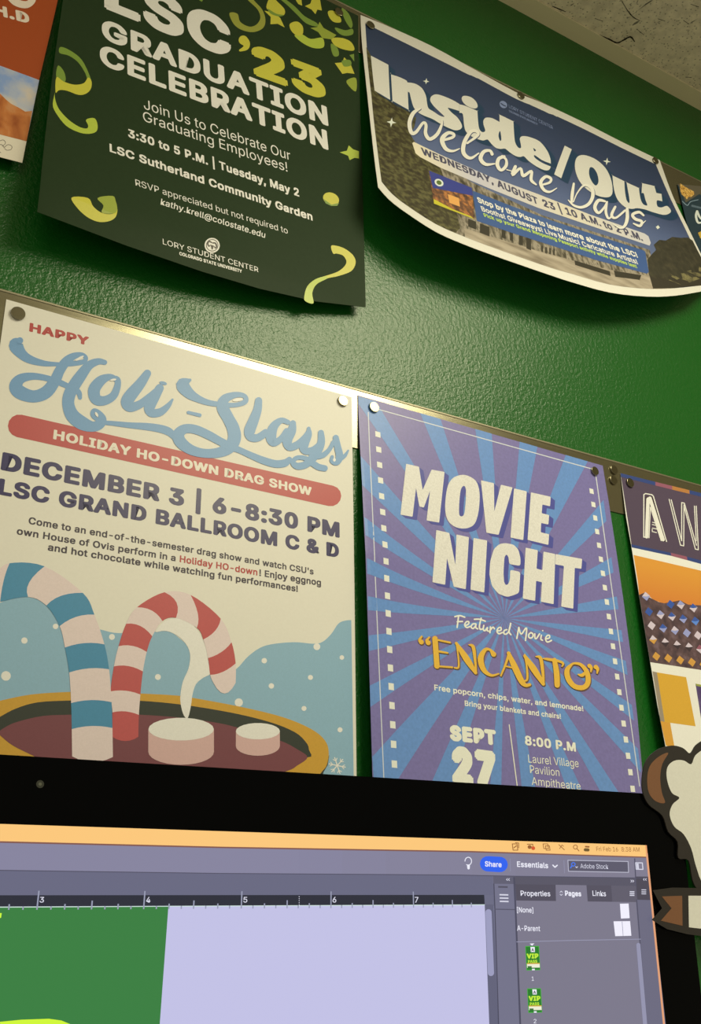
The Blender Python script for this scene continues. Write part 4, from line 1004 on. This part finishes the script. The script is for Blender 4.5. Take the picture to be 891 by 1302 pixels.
# panel lies 0.6 mm behind the glass front so that the frame stands proud of it
PANEL = A.build('screen', MON)
g = glow
orange, brown = g((250, 198, 122)), g((128, 84, 76))
def UI(name): return Art(MP), name
A = Art(MP)
A.poly([(0 - 200, 1041), ('w', 0, 0), (821.5, 1089.3), (700, 1085.3), (600, 1082), (280, 1076.5), (0, 1069.5), (-200, 1064)], orange, 1)
A.poly([(-200, 1064), (0, 1069.5), (280, 1076.5), (600, 1082), (700, 1085.3), (822.5, 1089.3), (822.7, 1090.8), (700, 1087), (600, 1083.8), (280, 1078.4), (0, 1071.6), (-200, 1066)], brown, 2)
A.poly([('w', 0, 0), ('w', 0, -.12), ('w', -.0011, -.12), ('w', -.0011, 0)], g((232, 160, 104)), 3)
ic = g((150, 92, 44))
A.text('Fri Feb 16', (758, 1082.2), (785.5, 1082.6), 5.6, ic, 3); A.text('8:38 AM', (790, 1082.7), (813, 1083), 5.6, ic, 3)
def pl(q, w_, mt, l=3):
    for i in range(len(q) - 1): A.stroke([(*q[i], w_), (*q[i + 1], w_)], mt, l, smooth=False)
def rect(x, y, a, b_, mt, l=3, sl=.02): A.poly([(x, y), (a, y + sl * (a - x)), (a + .1 * (b_ - y), b_ + sl * (a - x)), (x + .1 * (b_ - y), b_)], mt, l)
pl([(651, 1073), (657, 1073), (658, 1081), (652, 1081), (651, 1073)], 1, ic); pl([(655, 1071.5), (659, 1072), (659, 1078)], 1, ic); A.stroke([(653, 1078, 1.2), (656, 1075.5, 1.2)], ic, 3, smooth=False)
pl([(670, 1073.5), (677, 1073.5), (677, 1076)], 1, ic); A.ell((673, 1077), 2.6, 2.4, ic, 3); A.ell((677.5, 1078.5), 2.4, 2.4, g((214, 84, 44)), 4)
pl([(690, 1073), (696, 1073), (697, 1079), (691, 1079), (690, 1073)], .9, ic); pl([(693, 1075.5), (698, 1075.5), (699, 1081), (694, 1081), (693, 1075.5)], .9, ic)
pl([(710, 1074), (717, 1080.5)], .9, ic); pl([(711, 1079), (714, 1074.5), (716, 1076)], .8, ic)
pl([(731 + 2.6 * math.cos(a), 1077 + 2.6 * math.sin(a)) for a in [i * math.pi / 5 for i in range(11)]], .9, ic); pl([(733, 1079), (735.5, 1082)], 1, ic)
A.stroke([(744, 1076.5, 2), (748, 1076.8, 2)], ic, 3, smooth=False); A.stroke([(743.5, 1080.5, 4), (747, 1080.7, 4)], g((110, 84, 40)), 3, smooth=False)
A.build('menu_bar', PANEL)

A = Art(MP)
A.poly([(-200, 1066), (0, 1071.6), (280, 1078.4), (600, 1083.8), (822.7, 1090.8), (825.5, 1116), (652, 1113.5), (580, 1112), (280, 1110), (0, 1106), (-200, 1104)], glow_bar := g((132, 130, 158)), 1)
yt = lambda x: 1078.4 + (x - 280) * .0169 if x < 600 else 1083.8 + (x - 600) * .0314
yb = lambda x: 1110 + (x - 280) * .0068 if x < 580 else 1112 + (x - 580) * .0163
for i in range(8):   # the panel's tone drifts a little with the viewing angle
    x0_, x1_ = 380 + i * 55, (380 + (i + 1) * 55 if i < 7 else 822.5)
    A.poly([(x0_, yt(x0_)), (x1_, yt(x1_)), (x1_ + (2.8 if i == 7 else 0), yb(x1_)), (x0_, yb(x0_))], g((131 - i * .8, 129 - i, 157 - i * 2)), 2)
A.poly([(-200, 1104), (0, 1106), (280, 1110), (580, 1112), (652, 1113.5), (825.5, 1116), (825.6, 1117), (652, 1114.6), (580, 1113), (280, 1111), (0, 1107.2), (-200, 1105)], g((78, 77, 98)), 3)
wt = g((236, 236, 248)); wd_ = g((214, 214, 230))
A.stroke([(619.5, 1098.3, 19.5), (635.5, 1099.2, 19.5)], g((38, 96, 238)), 3, smooth=False)
A.text('Share', (616.2, 1101.6), (637.3, 1102.7), 6.6, wt, 5, bold=.02)
A.text('Essentials', (657, 1102.2), (696.5, 1104), 7, wt, 5, bold=.02)
pl([(702.5, 1100), (705.2, 1102.7), (708, 1100.2)], 1.5, wt)
pl([(648, 1092), (648.6, 1108)], .8, g((140, 140, 166))); pl([(716.5, 1094), (717.3, 1110)], .8, g((140, 140, 166)))
pl([(721.5, 1093.8), (798, 1095.4), (798.6, 1109.2), (722.3, 1107.8), (721.5, 1093.8)], .9, g((186, 186, 204)), 4)
A.poly([(722, 1094.3), (797.5, 1095.9), (798.1, 1108.7), (722.8, 1107.3)], g((88, 86, 106)), 3)
A.text('Adobe Stock', (737.4, 1104), (773, 1104.8), 5.8, wd_, 5)
pl([(728.3 + 2.3 * math.cos(a), 1099 + 2.3 * math.sin(a)) for a in [i * math.pi / 5 for i in range(11)]], 1.1, g((66, 120, 240)), 5); pl([(726.6, 1100.8), (724.8, 1103.4)], 1.4, g((66, 120, 240)), 5); pl([(731.3, 1102), (732.5, 1103.3), (733.7, 1102)], .9, wd_, 5)
pl([(807.5, 1097), (816, 1097.2), (816.8, 1105.4), (808.3, 1105.2), (807.5, 1097)], 1.2, wd_, 4); A.poly([(808.5, 1098), (811, 1098), (811.7, 1104.6), (809.2, 1104.5)], wd_, 5)
pl([(594.7 + 4.2 * math.cos(a), 1095 + 5 * math.sin(a)) for a in [math.radians(120 - 12 * i) for i in range(-0, 26)]], 1, wt, 4); A.stroke([(594.9, 1101, 3.6), (595, 1104, 3)], wt, 4, smooth=False)
A.build('application_bar', PANEL)

A = Art(MP)
A.poly([(-200, 1105), (0, 1107.2), (280, 1111), (580, 1113), (652, 1114.6), (654, 1152), (616, 1152), (615.4, 1138), (0, 1138.3), (-200, 1138)], g((101, 102, 128)), 1)
A.poly([(-200, 1138), (0, 1138.3), (615.3, 1137.8), (616, 1150), (0, 1153), (-200, 1154)], g((33, 37, 54)), 2)
u3 = MP.px((48, 1146)); u7 = MP.px((525.3, 1145)); du = (u7[0] - u3[0]) / 4
zr0 = lambda u: (u3[1] + (u7[1] - u3[1]) * (u - u3[0]) / (u7[0] - u3[0]))
tk = g((150, 154, 178))
for i in range(-3, 39):
    u = u3[0] + du * i / 8; k = i % 8
    if u > MP.px((614, 1146))[0]: break
    hh = .0068 if k == 0 else (.0032 if k == 4 else (.0020 if k in (2, 6) else .0012))
    zb_ = zr0(u) - .0030
    A.poly([('w', u - .00028, zb_), ('w', u + .00028, zb_), ('w', u + .00028, zb_ + hh), ('w', u - .00028, zb_ + hh)], tk, 3)
for n_, x in ((3, 50), (4, 185.5), (5, 309), (6, 422.4), (7, 527)): A.text(str(n_), (x, 1147.6), (x + 5.5 - (n_ - 3) * .25, 1147.6), 7.2, wd_, 4, bold=.01, ref=str(n_))
for k in range(5): A.stroke([(380, 1139.5 + k * 2.6, .9), (380, 1140.6 + k * 2.6, .9)], wd_, 4, smooth=False, caps=False)
A.build('ruler', PANEL)

A = Art(MP)
A.poly([(-200, 1154), (0, 1153), (616, 1150), (621.8, 1302), (626, 1400), (-200, 1400)], g((193, 192, 229)), 1)
A.poly([(-200, 1155), (0, 1153.6), (214, 1152.4), (203, 1302), (194, 1420), (-200, 1420)], g((50, 124, 62)), 2)
A.poly([(-200, 1154), (0, 1152.8), (616, 1149.9), (616, 1151), (214, 1152.8), (0, 1154), (-200, 1155.4)], g((206, 226, 222)), 3)
A.poly([(-60, 1304), (-20, 1300), (0, 1299.2), (27, 1296.5), (62, 1295.3), (78, 1297.5), (90, 1302.5), (96, 1310), (60, 1340), (-60, 1340)], g((206, 246, 52)), 3)
A.poly([(-6, 1161), (2.2, 1161), (1.3, 1167), (-6, 1168)], g((200, 246, 60)), 3)
A.build('canvas_page', PANEL)

A = Art(MP)
A.poly([(616, 1150), (627, 1150), (633, 1302), (638, 1400), (626, 1400), (621.8, 1302)], g((94, 95, 120)), 2)
A.poly([(616, 1138), (626.5, 1138), (627, 1150), (616, 1150)], g((104, 105, 130)), 2)
A.stroke([(620.7, 1160, 8), (623.8, 1237, 8)], g((154, 155, 190)), 3, smooth=False)
A.poly([(626, 1114), (654, 1114.6), (661, 1302), (665, 1420), (638.5, 1420), (633.5, 1302), (628, 1155)], g((112, 112, 137)), 2)
A.poly([(626.5, 1114), (654, 1114.6), (654.4, 1124), (627, 1123.6)], g((92, 91, 112)), 3)
pl([(627.5, 1124), (628.8, 1156), (633.5, 1302), (636, 1400)], 1.4, g((70, 70, 92)), 4); pl([(628.8, 1156), (653.5, 1156.5)], 1.2, g((80, 80, 102)), 4); pl([(653.2, 1116), (654.8, 1150), (661, 1302), (664, 1400)], 2.2, g((72, 72, 94)), 4)
for y in (1137.6, 1141.8, 1146): A.stroke([(634.6 + (y - 1137) * .04, y, 1.7), (645.8 + (y - 1137) * .04, y + .3, 1.7)], wd_, 4, smooth=False, caps=False)
A.stroke([(633, 1127.6, 2), (645, 1127.9, 2)], g((78, 76, 94)), 4, smooth=False, caps=False)
for x in (643.4, 645.8): pl([(x + 1.4, 1117), (x, 1118.3), (x + 1.4, 1119.6)], .8, wd_, 5)
A.build('icon_column', PANEL)

A = Art(MP)
A.poly([(655, 1114.6), (806, 1116.5), (821, 1302), (829, 1420), (666, 1420), (661.6, 1302)], g((121, 118, 138)), 2)
A.poly([(654.2, 1114.6), (806.5, 1116.5), (807.5, 1126.5), (654.8, 1124.3)], g((84, 82, 100)), 3)
A.poly([(654.8, 1124.3), (706, 1125), (706.5, 1145.6), (656, 1145)], g((78, 75, 92)), 3); A.poly([(745.2, 1125.5), (808, 1126.4), (809.6, 1147), (746.8, 1146.2)], g((80, 77, 94)), 3); A.poly([(776.5, 1126), (808, 1126.5), (809.6, 1147), (778, 1146.6)], g((92, 89, 106)), 4)
A.text('Properties', (661.6, 1139), (699.2, 1139.6), 6.6, wt, 5, bold=.01); A.text('Pages', (718, 1139), (738.5, 1139.7), 6.6, wt, 5, bold=.03); A.text('Links', (753, 1139), (770, 1139.6), 6.6, wt, 5, bold=.01)
pl([(711.5, 1134.5), (713, 1133), (714.5, 1134.5)], .8, wd_, 5); pl([(711.5, 1137), (713, 1138.5), (714.5, 1137)], .8, wd_, 5)
for y in (1133.8, 1136.2, 1138.4): A.stroke([(800, y, 1.3), (806, y + .1, 1.3)], wd_, 5, smooth=False, caps=False)
for x in (801.5, 803.8): pl([(x, 1119), (x + 1.4, 1120.3), (x, 1121.6)], .8, wd_, 5)
A.text('[None]', (656.8, 1160), (677.5, 1160.5), 6.6, wt, 5, bold=.01); A.text('A-Parent', (657, 1183.4), (686.2, 1184), 6.8, wt, 5, bold=.01)
page = g((240, 238, 252))
zp = lambda L: Z(620, 1120, 3.7125, L)
A.poly(zp([(622, 108), (663, 107), (668, 176), (627, 178)]), page, 4); A.poly(zp([(592, 191), (670, 190), (676, 259), (600, 261)]), page, 4); A.stroke(zp([(632, 192, 2.5), (637, 259, 2.5)]), g((150, 150, 176)), 5, smooth=False, caps=False)
pl(zp([(135, 288), (400, 281), (720, 275)]), .9, g((150, 150, 176)), 4)
A.stroke(zp([(709, 302, 19), (742, 690, 19)]), g((146, 146, 174)), 4, smooth=False)
A.build('pages_panel', PANEL)

A = Art(MP)
gd, gl, gyl = g((26, 120, 40)), g((60, 170, 50)), g((190, 236, 60))
for oy in (0, 1):
    f = (lambda L: zp(L)) if oy == 0 else (lambda L: zp([(x + 8.5 + (y - 310) * .0, y + 200) for x, y in L]))
    A.poly(f([(176, 308), (241, 307), (247, 421), (182, 423)]), gl, 4); A.poly(f([(179, 312), (238, 311), (244, 418), (185, 419)]), gd, 5)
    A.poly(f([(200, 312), (220, 312), (221, 336), (202, 336)]), page, 6); A.text('A', f([(204, 333)])[0], f([(217, 333)])[0], 4, g((40, 60, 50)), 8, bold=.02)
    A.text('VIP', f([(183, 367)])[0], f([(238, 366)])[0], 6.4, gyl, 7, bold=.06); A.text('PASS', f([(188, 387)])[0], f([(232, 386)])[0], 3.6, gyl, 7, bold=.03)
    A.poly(f([(183, 390), (243, 389), (244, 409), (184, 410)]), g((236, 236, 214)), 6); A.poly(f([(183, 388), (243, 387), (243, 392), (183, 393)]), g((210, 170, 60)), 7); A.poly(f([(186, 402), (205, 402), (206, 410), (187, 410)]), g((60, 110, 60)), 7)
    A.poly(f([(207, 415), (220, 415), (220, 422), (207, 422)]), page, 7)
A.poly(zp([(196, 296), (218, 295), (207, 306)]), page, 6)
A.text('1', zp([(206, 471)])[0], zp([(216, 471)])[0], 5.2, wt, 5, ref='1'); A.text('2', zp([(215, 672)])[0], zp([(228, 672)])[0], 5.4, wt, 5, ref='2')
A.build('page_thumbnails', PANEL)

A = Art(MP)
A.poly([(806, 1116), (825.3, 1116.3), (825.8, 1121), (846, 1302), (856, 1420), (832, 1420), (821, 1302), (808, 1150)], g((104, 103, 126)), 2)
A.poly([(807, 1114.5), (825, 1114.6), (828, 1144.5), (810, 1144)], g((72, 69, 84)), 3); pl([(806.5, 1092), (809, 1144), (821.5, 1302), (829, 1400)], 1.4, g((78, 77, 98)), 4)
for y in (1131.4, 1134, 1136.4): A.stroke([(815, y, 1.1), (821, y + .1, 1.1)], wd_, 5, smooth=False, caps=False)
for x in (817.5, 820): pl([(x + 1, 1117), (x, 1118.2), (x + 1, 1119.4)], .8, wd_, 5)
A.poly([('w', 0, -.004), ('w', 0, -SHH + .001), ('w', -.0013, -SHH + .001), ('w', -.0013, -.004)], g((226, 160, 118)), 6)
A.build('side_column', PANEL)

# ---------------------------------------------------------------- desk (below the frame) carrying the monitor
lam = pbsdf('desk_laminate', (.22, .17, .12), .45, .4)[0]
D = empty('desk', (.0, -.4, -1.55), 'plain desk below the monitor', 'desk')
bm = bmesh.new(); box(bm, (-1.2, -.75, DZ - .03), (.9, -.012, DZ), .003); bmobj('desk_top', bm, lam, D)
for x in (-1.15, .85):
    for y in (-.70, -.06):
        bm = bmesh.new(); box(bm, (x - .025, y - .025, -1.55), (x + .025, y + .025, DZ - .03), .004); bmobj('leg', bm, alu, D)

# ---------------------------------------------------------------- paper cut-out stuck on the bezel
class Off(Plane):
    def to3(s, a, b, h): return s.o + s.R @ Vector((a, -h - .0016, b))
CP = Off(MR, MO - MR @ Vector((0, .0, 0)))
CUT = empty('paper_cutout', MO + MR @ Vector((.03, -.001, -.03)), 'black-edged paper cut-out with cloud top and ribbon stuck on the monitor corner', 'paper cutout')
kb = ink((38, 33, 27), LOW, .5); kc = ink((214, 208, 178), LOW, .5); kbr = ink((118, 78, 46), LOW, .5); kf = ink((214, 192, 146), LOW, .5)
zc_ = lambda L: Z(780, 920, 4.65, L)
AX = 735
def both(L): return L + [(2 * AX - x, y) for x, y in reversed(L)]
A = Art(CP)
A.poly(zc_(both([(640, 990), (500, 985), (455, 930), (430, 810), (370, 795), (365, 700), (310, 640), (275, 545), (195, 480), (160, 400), (160, 300), (185, 215), (250, 155), (330, 132), (395, 145), (440, 178), (475, 130), (530, 95), (600, 80), (680, 70)])), kb, 0, smooth=True, n=4)
A.build('card', CUT, .0008)
A = Art(CP)
A.poly(zc_(both([(640, 945), (520, 945), (475, 850), (445, 740), (400, 655), (345, 610), (318, 540), (335, 480), (375, 440), (330, 410), (302, 330), (305, 260), (345, 222), (400, 220), (445, 242), (470, 190), (530, 150), (620, 135), (690, 125)])), kc, 2, smooth=True, n=4)
A.poly(zc_([(185, 330), (200, 255), (250, 200), (310, 175), (275, 240), (262, 320), (272, 410), (290, 470), (235, 460), (195, 410)]), kbr, 2, smooth=True, n=4)
A.poly(zc_([(2 * AX - x, y) for x, y in [(185, 330), (200, 255), (250, 200), (310, 175), (275, 240), (262, 320), (272, 410), (290, 470), (235, 460), (195, 410)]]), kbr, 2, smooth=True, n=4)
A.build('cloud_print', CUT)
A = Art(CP)
rib = zc_(both([(700, 1266), (560, 1262), (420, 1245), (300, 1215), (208, 1160), (270, 1092), (215, 985), (330, 970), (460, 972)]))
A.n += 200
A.poly(rib, kb, 5)
A.poly(zc_([(268, 1022), (388, 1018), (390, 1195), (262, 1165), (325, 1092)]), kbr, 7); A.poly(zc_([(2 * AX - x, y) for x, y in [(268, 1022), (388, 1018), (390, 1195), (262, 1165), (325, 1092)]]), kbr, 7); A.poly(zc_([(425, 1018), (1045, 1018), (1042, 1204), (970, 1212), (740, 1222), (500, 1212), (428, 1204)]), kc, 7)
A.build('ribbon_print', CUT)
